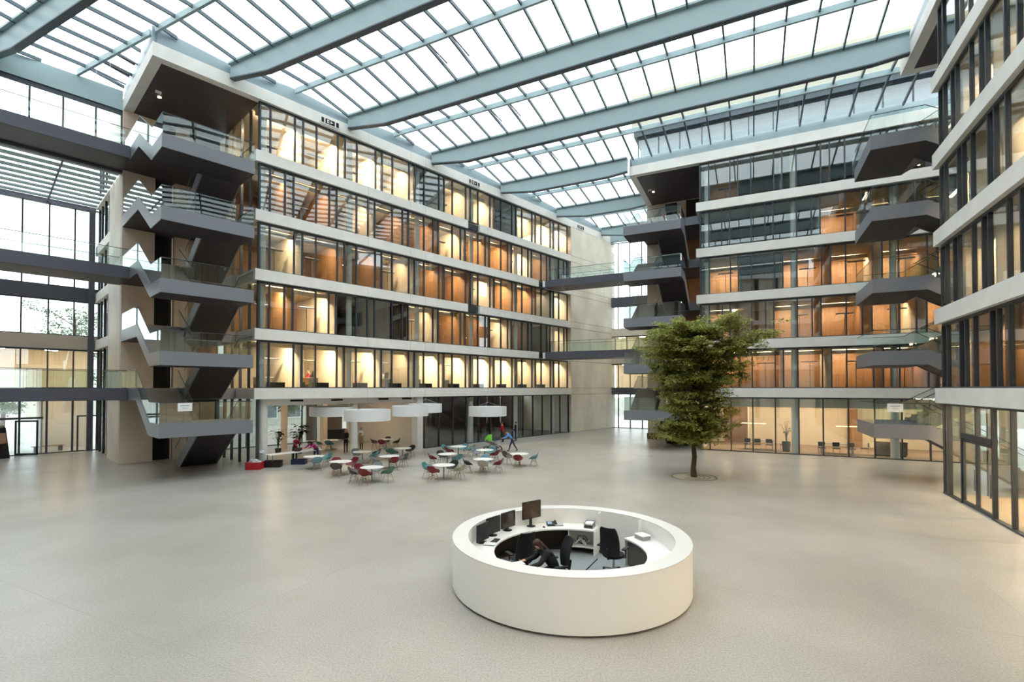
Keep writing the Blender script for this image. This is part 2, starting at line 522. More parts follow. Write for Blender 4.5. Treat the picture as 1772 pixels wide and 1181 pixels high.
for s in (2.0, 4.6, 7.6, 10.4, 13.4, 16.4):
    bx('ceiling_emitter', WB, s, s + 0.25, 2.4, 5.2, zc - 0.07, zc - 0.03, warm(0.6))  # added emitters lighting the hall; its real lamps are the pendants
# ---- right wing ground storey with glass doors
pr = [q for q in posR if q < 2.6] + [q for q in posR if q > 5.2]
strip(WR, 'shopfront', [q for q in pr if q < 2.6], 0.0, zc, head=0.1)
strip(WR, 'shopfront', [q for q in pr if q > 5.2], 0.0, zc, head=0.1)
d1 = FR.root('door_1')
tag(d1, 'double glass door with dark frame and two transom panes in the side wing', kind='structure')
da, db = 2.41, 5.39
dm = (da + db) / 2
y = -TG
bx('transom', d1, da, db, y - 0.1, y + 0.1, 2.72, 2.92, M['mull'])
bx('head_rail', d1, da, db, y - 0.06, y + 0.1, zc - 0.1, zc, M['mull'])
bx('post', d1, dm - 0.05, dm + 0.05, y - 0.08, y + 0.08, 2.92, zc - 0.1, M['mull'])
for a, b in ((da, dm - 0.05), (dm + 0.05, db)):
    bx('transom_pane', d1, a + 0.04, b - 0.04, y - 0.01, y + 0.01, 2.92, zc - 0.1, G['fac'])
for a, b, h in ((da + 0.04, dm, 1), (dm, db - 0.04, 0)):
    lf = empty('door_leaf', (0, 0, 0), 0, d1)
    for c, d, e, f in ((a, a + 0.11, 0.02, 2.7), (b - 0.11, b, 0.02, 2.7), (a + 0.11, b - 0.11, 0.02, 0.16), (a + 0.11, b - 0.11, 2.58, 2.7)):
        bx('leaf_frame', lf, c, d, y - 0.05, y + 0.03, e, f, M['mull'])
    bx('pane', lf, a + 0.11, b - 0.11, y - 0.01, y + 0.01, 0.16, 2.58, G['fac'])
    hx = b - 0.06 if h else b - 0.06
    bx('pull_handle', lf, hx - 0.02, hx + 0.02, y - 0.12, y - 0.08, 0.75, 1.6, M['chrome'])
bx('inner_floor', WR, 0.32, 27.6, 0.42, 6.3, 0.0, 0.006, mat('sand_carpet', 'a3927b', 0.9))
bx('back_wall', WR, 0.3, 27.6, 6.3, 6.5, 0, zc, M['cream'])
bx('side_wall', WR, 0.3, 0.42, 3.0, 6.3, 0, zc, M['cream'])
for s in (6.7, 12.6, 18.5, 24.4):
    obj('column', COLG, WR, (s, 0.95, 0))
for s in (1.4, 4.6, 7.6, 10.6, 14, 18, 22, 26):
    bx('ceiling_emitter', WR, s, s + 0.25, 2.0, 4.8, zc - 0.07, zc - 0.03, warm(1.7))  # added emitters for bright rooms and warm spill on the floor
side_strip(WR, 'side_shopfront', [-0.3, -1.75, -3.24], 0, zc)
# ---- stair-notch back walls
def notch(root, warmside=True):
    zs = [0.0] + [LV(k) for k in range(1, 6)]
    for k in range(6):
        z0 = zs[k]; z1 = ZSOF if k == 5 else zs[k + 1]
        bx('pier_wall', root, -5.2, -3.5, 7.6, 8.1, z0 + 0.01, z1, M['conc2'])
        bx('pier_wall', root, -2.4, -1.6, 7.6, 8.1, z0 + 0.01, z1, M['conc2'])
        bx('door_recess', root, -3.5, -2.4, 8.3, 8.4, z0, z1, M['black'])
        bx('door_head', root, -3.5, -2.4, 7.7, 8.4, z1 - 0.68, z1, M['soffit'])
        bx('side_panel', root, -1.6, 0.3, 7.65, 7.8, z0, z1, M['wood'] if k in (1, 2, 3, 4) else M['dark'])
for rt in (WA, WB, WR): notch(rt)
bx('end_wall', WA, -5.2, -4.9, 8.1, 12.2, 0, ZTOP, M['conc'])
bx('end_wall', WB, -5.2, -4.9, 8.1, 18.0, 0, ZTOP, M['conc'])
bx('end_wall', WR, -5.2, -4.9, 8.1, 18.0, 0, ZTOP, M['conc'])
for k in range(1, 6):
    z = LV(k); top = ZSOF if k == 5 else LV(k + 1) - BT
    bx('end_band', WA, -5.2, -4.7, 12.2, 18.0, z - BT, z, M['band'])
    side_strip(WA, 'end_window_strip', [-12.25, -13.7, -15.2, -16.7, -17.9], z, top, s=-4.95)
bx('inner_wall', WA, -2.5, -2.3, 8.4, 18, 0, ZTOP, M['cream'])
side_strip(WA, 'end_shopfront', [-12.25, -13.7, -15.2, -16.7, -17.9], 0, zc, s=-4.95)
# ------------------------------------------------------------------ link glazing beyond the stair towers
LKA = FA.root('wall_far_left')
tag(LKA, 'tall glazed link wall with white daylight beyond the bridges at the picture edge', kind='structure')
def linkwall(root, smin, smax, zlist_sky, t=-18.2, lit=(1,)):
    pos = [smax - 0.02]
    while pos[-1] > smin: pos.append(pos[-1] - 1.42)
    pos = pos[::-1]
    strip(root, 'shopfront', pos, 0.0, zc, t=t, head=0.1, mw=0.12)
    bx('spandrel', root, pos[0], smax, -t - 0.1, -t + 0.4, zc, LV(1), M['dsteel'])
    strip(root, 'window_strip', pos, LV(1), LV(1) + 2.93, t=t)
    bx('spandrel', root, pos[0], smax, -t - 0.15, -t + 0.4, 7.73, 8.75, M['conc2'])
    for a, b in zlist_sky:
        strip(root, 'window_strip', pos, a, b, t=t, head=0.08, mw=0.09)
    for (a, b), (c, d) in zip(zlist_sky[:-1], zlist_sky[1:]):
        bx('spandrel', root, pos[0], smax, -t - 0.15, -t + 0.4, b, c, M['dsteel'])
    # lit rooms behind the lower two storeys
    bx('back_wall', root, pos[0], smax, -t + 4.5, -t + 4.7, LV(1), 7.8, M['cream'])
    bx('floor_slab', root, pos[0], smax, -t + 0.4, -t + 4.7, zc, LV(1) - 0.02, M['ceil'])
    bx('ceiling_slab', root, pos[0], smax, -t + 0.4, -t + 4.7, 7.75, 8.2, M['ceil'])
    for s in pos[1::2]:
        bx('ceiling_emitter', root, s, s + 0.7, -t + 2.0, -t + 2.15, 7.68, 7.72, warm(1.6))
    return pos
pk = linkwall(LKA, -17, -4.95, [(8.75, 11.4), (12.4, 18.6)])
bx('back_wall', LKA, -8.0, -4.95, 22.7, 22.9, 0, zc, M['white'])
bx('return_wall', LKA, -8.1, -8.0, 18.6, 22.7, 0, zc, M['white'])
for s in (-7.5, -5.9):
    bx('ceiling_emitter', LKA, s, s + 0.5, 20.0, 20.15, zc - 0.06, zc - 0.02, warm(1.4))
bx('steel_column', LKA, -5.6, -5.25, 17.75, 18.15, 0, 18.7, M['dsteel'])
# clerestory under the hall roof and the slatted lower roof behind it
strip(LKA, 'clerestory', [-17.0, -15.3, -13.8, -12.35, -10.9, -9.44, -8.0, -6.5, -5.24], 18.7, 22.55, t=-8.0, head=0.3, mw=0.09)
bx('edge_beam', LKA, -18, -5.2, 7.85, 8.15, 22.5, 23.75, M['roofst'])
bx('sill_beam', LKA, -18, -5.2, 7.85, 8.15, 18.45, 18.75, M['dsteel'])
n = 10
for i in range(n):
    y0 = 8.4 + i * (9.5 / (n - 1))
    bx('slat', LKA, -18, -5.25, y0, y0 + 0.48, 18.60, 18.68, M['roofst'])
for s in (-8.0, -12.5):
    bx('slat_rib', LKA, s, s + 0.09, 8.3, 18.0, 18.48, 18.58, M['dsteel'])
bx('eaves_beam', LKA, -18, -5.2, 17.9, 18.3, 18.4, 18.75, M['dsteel'])
LKB = FB.root('wall_far_back')
tag(LKB, 'narrow glazed link wall between the blank concrete wall and the stairs behind the tree', kind='structure')
linkwall(LKB, -11.2, -4.95, [(11.9, 14.65), (15.7, 22.4)])
bx('spandrel', LKB, -12.6, -4.95, 18.05, 18.6, 11.05, 11.9, M['conc'])
strip(LKB, 'window_strip', [-12.4, -11.0, -9.6, -8.2, -6.8, -5.0], 8.75, 11.05, t=-18.2)
bx('back_wall', LKB, -12.6, -4.95, 22.5, 22.7, 8.2, 11.6, M['cream'])
bx('ceiling_slab', LKB, -12.6, -4.95, 18.6, 22.7, 11.1, 11.5, M['ceil'])
for s in (-11, -8.5, -6.5):
    bx('ceiling_emitter', LKB, s, s + 0.7, 20.0, 20.15, 11.02, 11.06, warm(1.8))
bx('edge_beam', LKB, -14, -5.2, 17.9, 18.3, 22.5, 23.75, M['roofst'])
# ------------------------------------------------------------------ walls beside and behind the photographer
def plain_wall(name, label, fr, s0, s1, t):
    root = fr.root(name)
    tag(root, label, kind='structure')
    for k in range(1, 6):
        bx('fascia_band', root, s0, s1, -t, -t + 0.4, LV(k) - BT, LV(k), M['band'])
    bx('roof_fascia', root, s0, s1, -t, -t + 0.5, ZSOF, 23.8, M['band'])
    s = s0
    while s < s1:
        bx('pier', root, s, s + 0.5, -t + 0.02, -t + 0.4, 0, ZSOF, M['mull'])
        s += 2.96
    bx('lower_backing', root, s0, s1, -t + 0.4, -t + 0.6, 0, ZSOF, M['cream'])
    return root
FD = Frame(tuple(FB.w(14, 50)[:2]), tuple(-FB.e))
plain_wall('wall_front', 'wing with pale bands behind the viewpoint', FD, -16, 60, 0)
FE = Frame(tuple(FA.w(-17, 46)[:2]), (-FA.n.x, -FA.n.y))
plain_wall('wall_side', 'wing with pale bands beside the far bridges', FE, 0, 66, 0)

LKR = FR.root('wall_sky_block')  # added unseen wall and slab, block sky that whitened the window reflections
tag(LKR, 'unseen wall added to keep sky in the gap out of window reflections', kind='structure')
bx('blocking_wall', LKR, -24, -4.95, 16.0, 16.4, 0, 23.8, M['conc'])
bx('blocking_slab', LKR, -24, -4.95, 8.0, 16.4, 23.4, 23.8, M['slab'])
# ------------------------------------------------------------------ balustrades
def railing(root, pts, h=1.05, step=1.5, gm=None):
    """glass panels with a slim rail along a polyline of local (s, t, z) points"""
    for (p, q) in zip(pts[:-1], pts[1:]):
        a = Vector((p[0], -p[1], p[2])); b = Vector((q[0], -q[1], q[2]))
        L = (b - a).length
        n = max(1, round(L / step)) if abs(p[2] - q[2]) < 0.01 else max(1, round(L / 2.2))
        d = (b - a) / n
        pl = Vector((d.x, d.y, 0)).normalized()
        nr = Vector((-pl.y, pl.x, 0)) * 0.02
        for i in range(n):
            u = a + d * i + pl * 0.012; v = a + d * (i + 1) - pl * 0.012
            up = Vector((0, 0, h))
            obj('glass_panel', MB().prism([u - nr / 2, v - nr / 2, v + up - nr / 2, u + up - nr / 2], nr).mesh('glass_panel', gm or G['bal']), root)
        obj('handrail', MB().tube(a + Vector((0, 0, h)), b + Vector((0, 0, h)), 0.018, n=6).mesh('handrail', M['mull']), root)
def flight(root, s0, s1, t0, z0, t1, z1, depth=0.55):
    """straight flight between (t0,z0) and (t1,z1); stepped tread block and two closed stringers"""
    n = max(4, round(abs(z1 - z0) / 0.165))
    dt = (t1 - t0) / n; dz = (z1 - z0) / n
    pts = []
    for i in range(n):
        za = z0 + dz * (i + (1 if dz > 0 else 0)); zb = za
        pts += [(-(t0 + dt * i), za), (-(t0 + dt * (i + 1)), zb)]
        
    bot = [(-t1, z1 - depth), (-t0, z0 - depth)]
    poly = [(s0 + 0.06, y, z) for y, z in pts + bot]
    obj('stair_treads', MB().prism(poly, (s1 - s0 - 0.12, 0, 0)).mesh('stair_treads', M['steps']), root)
    for s in (s0, s1 - 0.06):
        q = [(s, -t0, z0 + 0.04), (s, -t1, z1 + 0.04), (s, -t1, z1 - 0.7), (s, -t0, z0 - 0.7)]
        obj('stringer', MB().prism(q, (0.06, 0, 0)).mesh('stringer', M['steel']), root)
    q = [(s0 + 0.06, -t0, z0 - 0.66), (s0 + 0.06, -t1, z1 - 0.66), (s0 + 0.06, -t1, z1 - 0.60), (s0 + 0.06, -t0, z0 - 0.60)]
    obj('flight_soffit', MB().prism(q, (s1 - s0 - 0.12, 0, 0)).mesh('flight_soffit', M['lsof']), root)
M['steps'] = mat('stair_tread_stone', '8d8780', 0.6)
ORD = ['first', 'second', 'third', 'fourth', 'fifth']
def stair_tower(fr, where, group, nb):
    for k in range(5):
        zt = LV(k + 1) - 1.79
        root = fr.root('staircase')
        tag(root, '%s half-landing up, %s' % (ORD[k], where), 'staircase', group)
        sl, sr = -5.2, -0.85
        bx('landing', root, sl, sr, -2.2, 0.0, zt - 0.70, zt, M['steel'])
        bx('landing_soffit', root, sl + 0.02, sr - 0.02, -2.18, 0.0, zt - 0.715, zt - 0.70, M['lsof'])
        Lk = LV(k + 1)
        flight(root, sl, -3.15, 0.0, zt, -3.1, Lk)                       # up, towards the wing
        flight(root, -2.9, sr, 0.0, zt, -4.85 if k == 0 else -3.1, LV(k))  # down
        bx('platform', root, sl, -0.02, 3.1, 7.58, Lk - 0.70, Lk, M['steel'])
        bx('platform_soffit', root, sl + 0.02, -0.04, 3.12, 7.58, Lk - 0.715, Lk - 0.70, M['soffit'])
        railing(root, [(sl + 0.03, -7.5, Lk), (sl + 0.03, -3.1, Lk)])
        railing(root, [(sl + 0.03, -3.1, Lk), (sl + 0.03, 0.0, zt)])
        railing(root, [(sl + 0.03, 0, zt), (sl + 0.03, 2.17, zt), (sr - 0.03, 2.17, zt), (sr - 0.03, 0, zt)])
        railing(root, [(-3.18, 0.0, zt), (-3.18, -3.1, Lk)])
        railing(root, [(-2.87, 0.0, zt), (-2.87, -4.85 if k == 0 else -3.1, LV(k))])
        railing(root, [(sr - 0.03, 0.0, zt), (sr - 0.03, -4.85 if k == 0 else -3.1, LV(k))])
stair_tower(FA, 'steel stair tower at the end of the cafe wing', 'stair landings beside the cafe wing', 3)
stair_tower(FB, 'steel stair tower partly behind the indoor tree', 'stair landings behind the tree', 2)
stair_tower(FR, 'steel stair tower beside the glass double door', 'stair landings by the glass door wing', 0)
# ------------------------------------------------------------------ bridges
for k, lab in ((5, 'highest'), (3, 'middle'), (1, 'lowest')):
    root = FA.root('footbridge')
    tag(root, '%s dark steel footbridge running from the cafe-side stair tower to the picture edge' % lab, 'footbridge', 'footbridges at the picture edge')
    z = LV(k)
    bx('deck', root, -17, -5.22, 5.3, 8.0, z - 0.70, z, M['dsteel'])
    bx('deck_soffit', root, -17, -5.22, 5.32, 7.98, z - 0.72, z - 0.70, M['soffit'])
    railing(root, [(-17, -5.33, z), (-5.25, -5.33, z)], step=2.9)
    railing(root, [(-17, -7.95, z), (-5.25, -7.95, z)], step=2.9)
def a_hit_s(t):
    """s of wing-B frame where the line t meets the facade plane of the left wing"""
    f = lambda s: FA.loc(*FB.w(s, t)[:2])[1]
    s0, s1 = -30.0, 0.0
    for _ in range(50):
        m_ = (s0 + s1) / 2
        if (f(m_) > 0) == (f(s1) > 0): s1 = m_
        else: s0 = m_
    return s1
for k, lab in ((4, 'upper'), (2, 'lower')):
    root = FB.root('footbridge')
    tag(root, '%s grey footbridge from the cafe wing to the stairs behind the tree' % lab, 'footbridge', 'footbridges behind the tree')
    z = LV(k)
    sa, sb = a_hit_s(-5.3) + 0.1, a_hit_s(-7.9) + 0.1
    poly = [(sa, 5.3, z - 0.7), (-5.22, 5.3, z - 0.7), (-5.22, 7.9, z - 0.7), (sb, 7.9, z - 0.7)]
    obj('deck', MB().prism(poly, (0, 0, 0.7)).mesh('deck', M['dsteel']), root)
    bx('end_bracket', root, sa - 0.02, sa + 0.22, 5.22, 5.3, z - 0.66, z - 0.05, M['paper'])
    railing(root, [(sa + 0.3, -5.33, z), (-5.25, -5.33, z)], step=2.2)
    railing(root, [(sb + 0.1, -7.87, z), (-5.25, -7.87, z)], step=2.2)
# ------------------------------------------------------------------ glass roof
RF = FB.root('ceiling')
tag(RF, 'glass roof of the atrium on pale teal steel beams', kind='structure')
def inside(u, v, m=0.0):
    p = FB.w(u, v)
    s, t = FA.loc(p.x, p.y)
    if not (t > -0.02 - m if s > -5.2 else t > -7.9 - m): return False
    if s < -17: return False
    if not (v > 0.0 - m if u > -5.2 else v > -17.9 - m): return False
    s, t = FR.loc(p.x, p.y)
    if s > -5.2 and t < 0.02 - m: return False
    if t < -8: return False
    return v < 50
def span(u=None, v=None, lo=-45, hi=60, st=0.04):
    """intervals inside the roof outline along a line of constant u or v"""
    out = []; cur = None; x = lo
    while x <= hi:
        ok = inside(u, x) if u is not None else inside(x, v)
        if ok and cur is None: cur = x
        if not ok and cur is not None:
            out.append((cur, x)); cur = None
        x += st
    if cur is not None: out.append((cur, hi))
    return [q for q in out if q[1] - q[0] > 0.3]
BV = [50.6, 43.5, 36.4, 29.35, 22.3, 15.15, 8.15, 0.45, -7.7, -16.0]
ZG, ZR, ZB = 23.82, 24.10, 22.5
def roofz(v):
    for a, b in zip(BV[:-1], BV[1:]):
        if b <= v <= a:
            m_ = (a + b) / 2
            return ZG + (ZR - ZG) * (1 - abs(v - m_) / ((a - b) / 2))
    return ZG
for v in BV:
    for u0, u1 in span(v=v if v < 50 else 49.9):
        if v < 1: u1 = min(u1, -5.25)
        if u1 - u0 < 1.5: continue
        tp = 3.2
        lft = FA.loc(*FB.w(u0, v)[:2])[1] < 0.5
        prof = [(u0, ZB + 0.45), (u0 + tp, ZB), (u1 - 1.6, ZB), (u1, ZB + 0.15), (u1, ZG - 0.04), (u0, ZG - 0.04)]
        g = empty('beam', (0, 0, 0), 0, RF)
        obj('web', MB().prism([(u, -v - 0.13, z) for u, z in prof], (0, 0.26, 0)).mesh('web', M['roofst']), g)
        lip = prof[:4]
        q = [(u, -v - 0.17, z) for u, z in lip] + [(u, -v - 0.17, z - 0.07) for u, z in reversed(lip)]
        obj('bottom_flange', MB().prism(q, (0, 0.34, 0)).mesh('bottom_flange', M['roofdk']), g)
        bx('gutter', g, u0, u1, -v - 0.30, -v + 0.30, ZG - 0.16, ZG - 0.04, M['roofst'])
for a, b in zip(BV[:-1], BV[1:]):
    m_ = (a + b) / 2
    for u0, u1 in span(v=m_):
        bx('ridge_purlin', RF, u0, u1, -m_ - 0.07, -m_ + 0.07, ZR - 0.36, ZR - 0.03, M['roofst'])
GU = [-1.86 + 1.49 * k for k in range(-28, 11)]
for u in GU:
    for v0, v1 in span(u=u, lo=-18, hi=50):
        cuts = [v0] + sorted(q for a, b in zip(BV[:-1], BV[1:]) for q in (b, (a + b) / 2) if v0 < q < v1) + [v1]
        for c0, c1 in zip(cuts[:-1], cuts[1:]):
            if c1 - c0 < 0.1: continue
            z0, z1 = roofz(c0), roofz(c1)
            q = [(u - 0.045, -c0, z0 - 0.2), (u - 0.045, -c1, z1 - 0.2), (u - 0.045, -c1, z1 - 0.01), (u - 0.045, -c0, z0 - 0.01)]
            obj('glazing_bar', MB().prism(q, (0.09, 0, 0)).mesh('glazing_bar', M['bar']), RF)
def clip(poly, fn):
    out = []
    for i in range(len(poly)):
        p, q = poly[i], poly[(i + 1) % len(poly)]
        a, b = fn(p), fn(q)
        if a >= 0: out.append(p)
        if (a >= 0) != (b >= 0):
            k = a / (a - b)
            out.append((p[0] + (q[0] - p[0]) * k, p[1] + (q[1] - p[1]) * k))
    return out
def in_view(p):
    d = p - Vector((0, 0, HEYE))
    if d.y < 2: return False
    x = 886 + FPX * d.x / d.y; yy = 672 - FPX * d.z / d.y
    return -120 < x < 1900 and -150 < yy < 1200
stuffp = MB(); npane = 0
for ui, u in enumerate(GU[:-1]):
    u2 = GU[ui + 1]
    for a, b in zip(BV[:-1], BV[1:]):
        m_ = (a + b) / 2
        for v0, v1 in ((b, m_), (m_, a)):
            if not any(inside(x, y_, 0.3) for x in (u, (u + u2) / 2, u2) for y_ in (v0, (v0 + v1) / 2, v1)): continue
            pl = [(u + 0.035, v0), (u2 - 0.035, v0), (u2 - 0.035, v1), (u + 0.035, v1)]
            cu, cv = (u + u2) / 2, (v0 + v1) / 2
            P = FB.w(cu, cv); s, t = FA.loc(P.x, P.y)
            lim = 0.0 if s > -5.2 else -7.9
            pl = clip(pl, lambda q: FA.loc(*FB.w(*q)[:2])[1] - lim)
            if len(pl) >= 3: pl = clip(pl, lambda q: q[1] - (0.0 if cu > -5.2 else -17.9))
            sr_, tr_ = FR.loc(P.x, P.y)
            if len(pl) >= 3: pl = clip(pl, lambda q: FR.loc(*FB.w(*q)[:2])[1] - (0.0 if sr_ > -5.2 else -7.9))
            if len(pl) < 3: continue
            q3 = [(x, -y_, roofz(y_)) for x, y_ in pl]
            W = FB.w(cu, cv, ZG)
            if in_view(W) and npane < 300:
                obj('roof_pane', MB().prism(q3, (0, 0, 0.02)).mesh('roof_pane', G['roof']), RF); npane += 1
            else:
                stuffp.prism(q3, (0, 0, 0.02))
if stuffp.v:
    tag(obj('roof_panes_beyond', stuffp.mesh('roof_panes_beyond', G['roof']), RF), kind='stuff')
# opening vents: dark sash frames with actuator rods under some ridge panes
for u in (-12.2, -10.7, -31.5, -30.0):
    for v in (18.6, 11.6, 4.2, 25.8) if u > -20 else (25.8,):
        if not inside(u, v): continue
        g = empty('roof_vent', (u + 0.06, -v, ZR - 0.16), 0, RF)
        bx('sash', g, 0, 1.36, 0.0, 0.06, -0.06, 0.02, M['mull'])
        bx('sash', g, 0, 0.05, 0.0, 1.9, -0.06, 0.02, M['mull'])
        bx('sash', g, 1.31, 1.36, 0.0, 1.9, -0.06, 0.02, M['mull'])
        obj('actuator_rod', MB().tube((0.68, 0.03, 0), (0.72, 0.1, -0.95), 0.012, n=6).mesh('actuator_rod', M['chrome']), g)
# upstands closing the roof along the wings
def upstand(fr, s0, s1, t=-0.12):
    step = 0.6; s = s0; top = []
    n = int((s1 - s0) / step)
    for i in range(n + 1):
        s = s0 + (s1 - s0) * i / n
        p = fr.w(s, t); u, v = FB.loc(p.x, p.y)
        top.append((s, roofz(v) + 0.02))
    o = fr.root('roof_upstand')
    inv = RF
    q = [(s0, -t, ZTOP - 0.02), (s1, -t, ZTOP - 0.02)] + [(s, -t, z) for s, z in reversed(top)]
    me = MB().prism(q, (0, 0.12, 0)).mesh('roof_upstand', M['upst'])
    o2 = obj('roof_upstand', me)
    bpy.data.objects.remove(o)
    M4 = Matrix.Translation((fr.o.x, fr.o.y, 0)) @ Matrix.Rotation(fr.rz, 4, 'Z')
    B4 = Matrix.Translation((FB.o.x, FB.o.y, 0)) @ Matrix.Rotation(FB.rz, 4, 'Z')
    o2.parent = RF
    o2.matrix_basis = B4.inverted() @ M4
upstand(FA, -5.2, 41.5)
upstand(FB, -5.2, 16)
upstand(FR, -5.2, 30)
def endstand(root, y1, x=-5.1):
    bx('end_upstand', root, x, x + 0.12, 0.12, y1, ZTOP - 0.02, ZG + 0.2, M['roofst'])
endstand(WA, 8.2); endstand(WB, 8.2); endstand(WR, 8.2)
# ------------------------------------------------------------------ penthouse storey standing above the back wing
PH = FB.root('wall_penthouse')
tag(PH, 'set-back upper storey of the back wing seen through the glass roof', kind='structure')
bx('base', PH, -5.4, 30, 2.7, 9, 23.2, 24.7, M['slab'])
bx('fascia', PH, -5.4, 30, 2.0, 9, 27.3, 30.2, mat('cream_fascia', 'b5b09d', 0.6))
bx('shadow_gap', PH, -5.3, 30, 2.3, 9, 26.75, 27.3, M['roofdk'])
bx('body', PH, -5.0, 30, 3.8, 9, 24.7, 26.75, mat('penthouse_blind', '97a7b3', 0.5))
strip(PH, 'window_strip', [-5.0 + 1.75 * i for i in range(20)], 24.7, 26.75, t=-2.7, head=0.1)
# soffit luminaires
for fr_, rt in ((FA, WA), (FB, WB), (FR, WR)):
    bx('emergency_light', rt, -4.35, -4.05, 3.55, 3.68, ZSOF - 0.12, ZSOF, M['paper'])
    obj('downlight', MB().lathe([(0.09, -0.03), (0.09, 0.0)], 12).mesh('downlight', warm(0.4)), rt, (-4.0, 4.3, ZSOF))
# ------------------------------------------------------------------ office lamps and furniture seen through the glass
def lamp_meshes(level):
    key = round(level, 2)
    if key not in LM:
        LM[key] = (MB().box(-0.55, 0.55, -0.13, 0.13, 0, 0.05).mesh('lamp_head', M['mull']),
                   MB().box(-0.5, 0.5, -0.09, 0.09, 0.05, 0.07).mesh('lamp_cover', M['paper']))
    return LM[key]
LM = {}
W2 = {}
def warm2(k):
    if k not in W2: W2[k] = emit('lamp_glow_%d' % int(k * 100), WARM, LAMP * 4.6 * k)
    return W2[k]
LB = MB().box(-0.16, 0.16, -0.2, 0.2, 0, 0.02).mesh('lamp_base', M['mull'])
LP = MB().tube((0, 0, 0.02), (0, 0, 1.95), 0.022, n=6).mesh('lamp_pole', M['mull'])
BAY = ['first', 'second', 'third', 'fourth', 'fifth', 'sixth', 'seventh', 'eighth', 'ninth', 'tenth', 'eleventh', 'twelfth']
FLN = {1: 'first', 2: 'second', 3: 'third', 4: 'fourth', 5: 'fifth'}
def office_lamp(fr, s, t, z, level, label, group):
    p = fr.w(s, t, z)
    o = empty('floor_lamp', p, fr.rz)
    tag(o, label, 'lamp', group)
    obj('lamp_base', LB, o); obj('lamp_pole', LP, o)
    h = obj('lamp_head', lamp_meshes(level)[0], o, (0, 0, 1.95))
    obj('lamp_cover', lamp_meshes(level)[1], h)
def offices(fr, rooms, length, wname, smax):
    for k in range(1, 6):
        z = LV(k)
        b = 0.92 + (2.06 if k % 2 else 1.46)
        bs = [0.4]
        while b < length - 1:
            bs.append(b); b += 2.96
        bs.append(length)
        lv = rooms[k]
        for i, (a, c) in enumerate(zip(bs[:-1], bs[1:])):
            q = lv[i % len(lv)]
            m_ = a + (c - a) * 0.62
            if m_ > smax: continue
            if q > 0:
                office_lamp(fr, m_, -2.3 - 0.5 * ((i + k) % 3), z, q, 'slim T-shaped floor lamp, %s glazed floor of the %s, %s bay from its stairs' % (FLN[k], wname, BAY[i]), 'office lamps, %s floor, %s' % (FLN[k], wname))
offices(FA, roomsA, 32.4, 'cafe wing', 31)
offices(FB, roomsB, 18.72, 'tree-side wing', 15)
offices(FR, roomsR, 27.6, 'glass-door wing', 10)
# low cabinets and desks on the first office floor of the cafe wing
CABM = (MB().box(-0.5, 0.5, -0.18, 0.18, 0.04, 0.34).mesh('cabinet_body', M['blackp']), MB().box(-0.52, 0.52, -0.2, 0.2, 0.34, 0.37).mesh('cabinet_top', M['dark']), MB().box(-0.46, 0.46, -0.14, 0.14, 0, 0.04).mesh('cabinet_plinth', M['black']))
for i in range(10):
    p = FA.w(1.6 + 2.96 * i, -0.85, LV(1))
    o = empty('low_cabinet', p, FA.rz)
    tag(o, 'low dark cabinet, lowest glazed floor of the cafe wing, %s bay from its stairs' % BAY[i], 'cabinet', 'low cabinets on the lowest office floor')
    obj('cabinet_body', CABM[0], o); obj('cabinet_top', CABM[1], o); obj('cabinet_plinth', CABM[2], o)
DT = MB().box(-0.8, 0.8, -0.38, 0.38, 0.70, 0.735).mesh('desk_top', M['tabletop'])
DL = MB().box(-0.03, 0.03, -0.34, 0.34, 0, 0.70).mesh('desk_leg', M['greyst'])
DP = MB().box(-0.74, 0.74, 0.30, 0.32, 0.25, 0.70).mesh('modesty_panel', M['lwood'])
for i, t in ((0, -3.2), (1, -2.9), (3, -2.6), (4, -2.9), (5, -2.7), (7, -3.0)):
    p = FA.w(1.7 + 2.96 * i, t, LV(1))
    o = empty('office_desk', p, FA.rz + math.pi / 2)
    tag(o, 'white office desk, lowest glazed floor of the cafe wing, %s bay from its stairs' % BAY[i], 'desk', 'desks on the lowest office floor')
    obj('desk_top', DT, o); obj('desk_leg', DL, o, (-0.74, 0, 0)); obj('desk_leg', DL, o, (0.74, 0, 0)); obj('modesty_panel', DP, o)
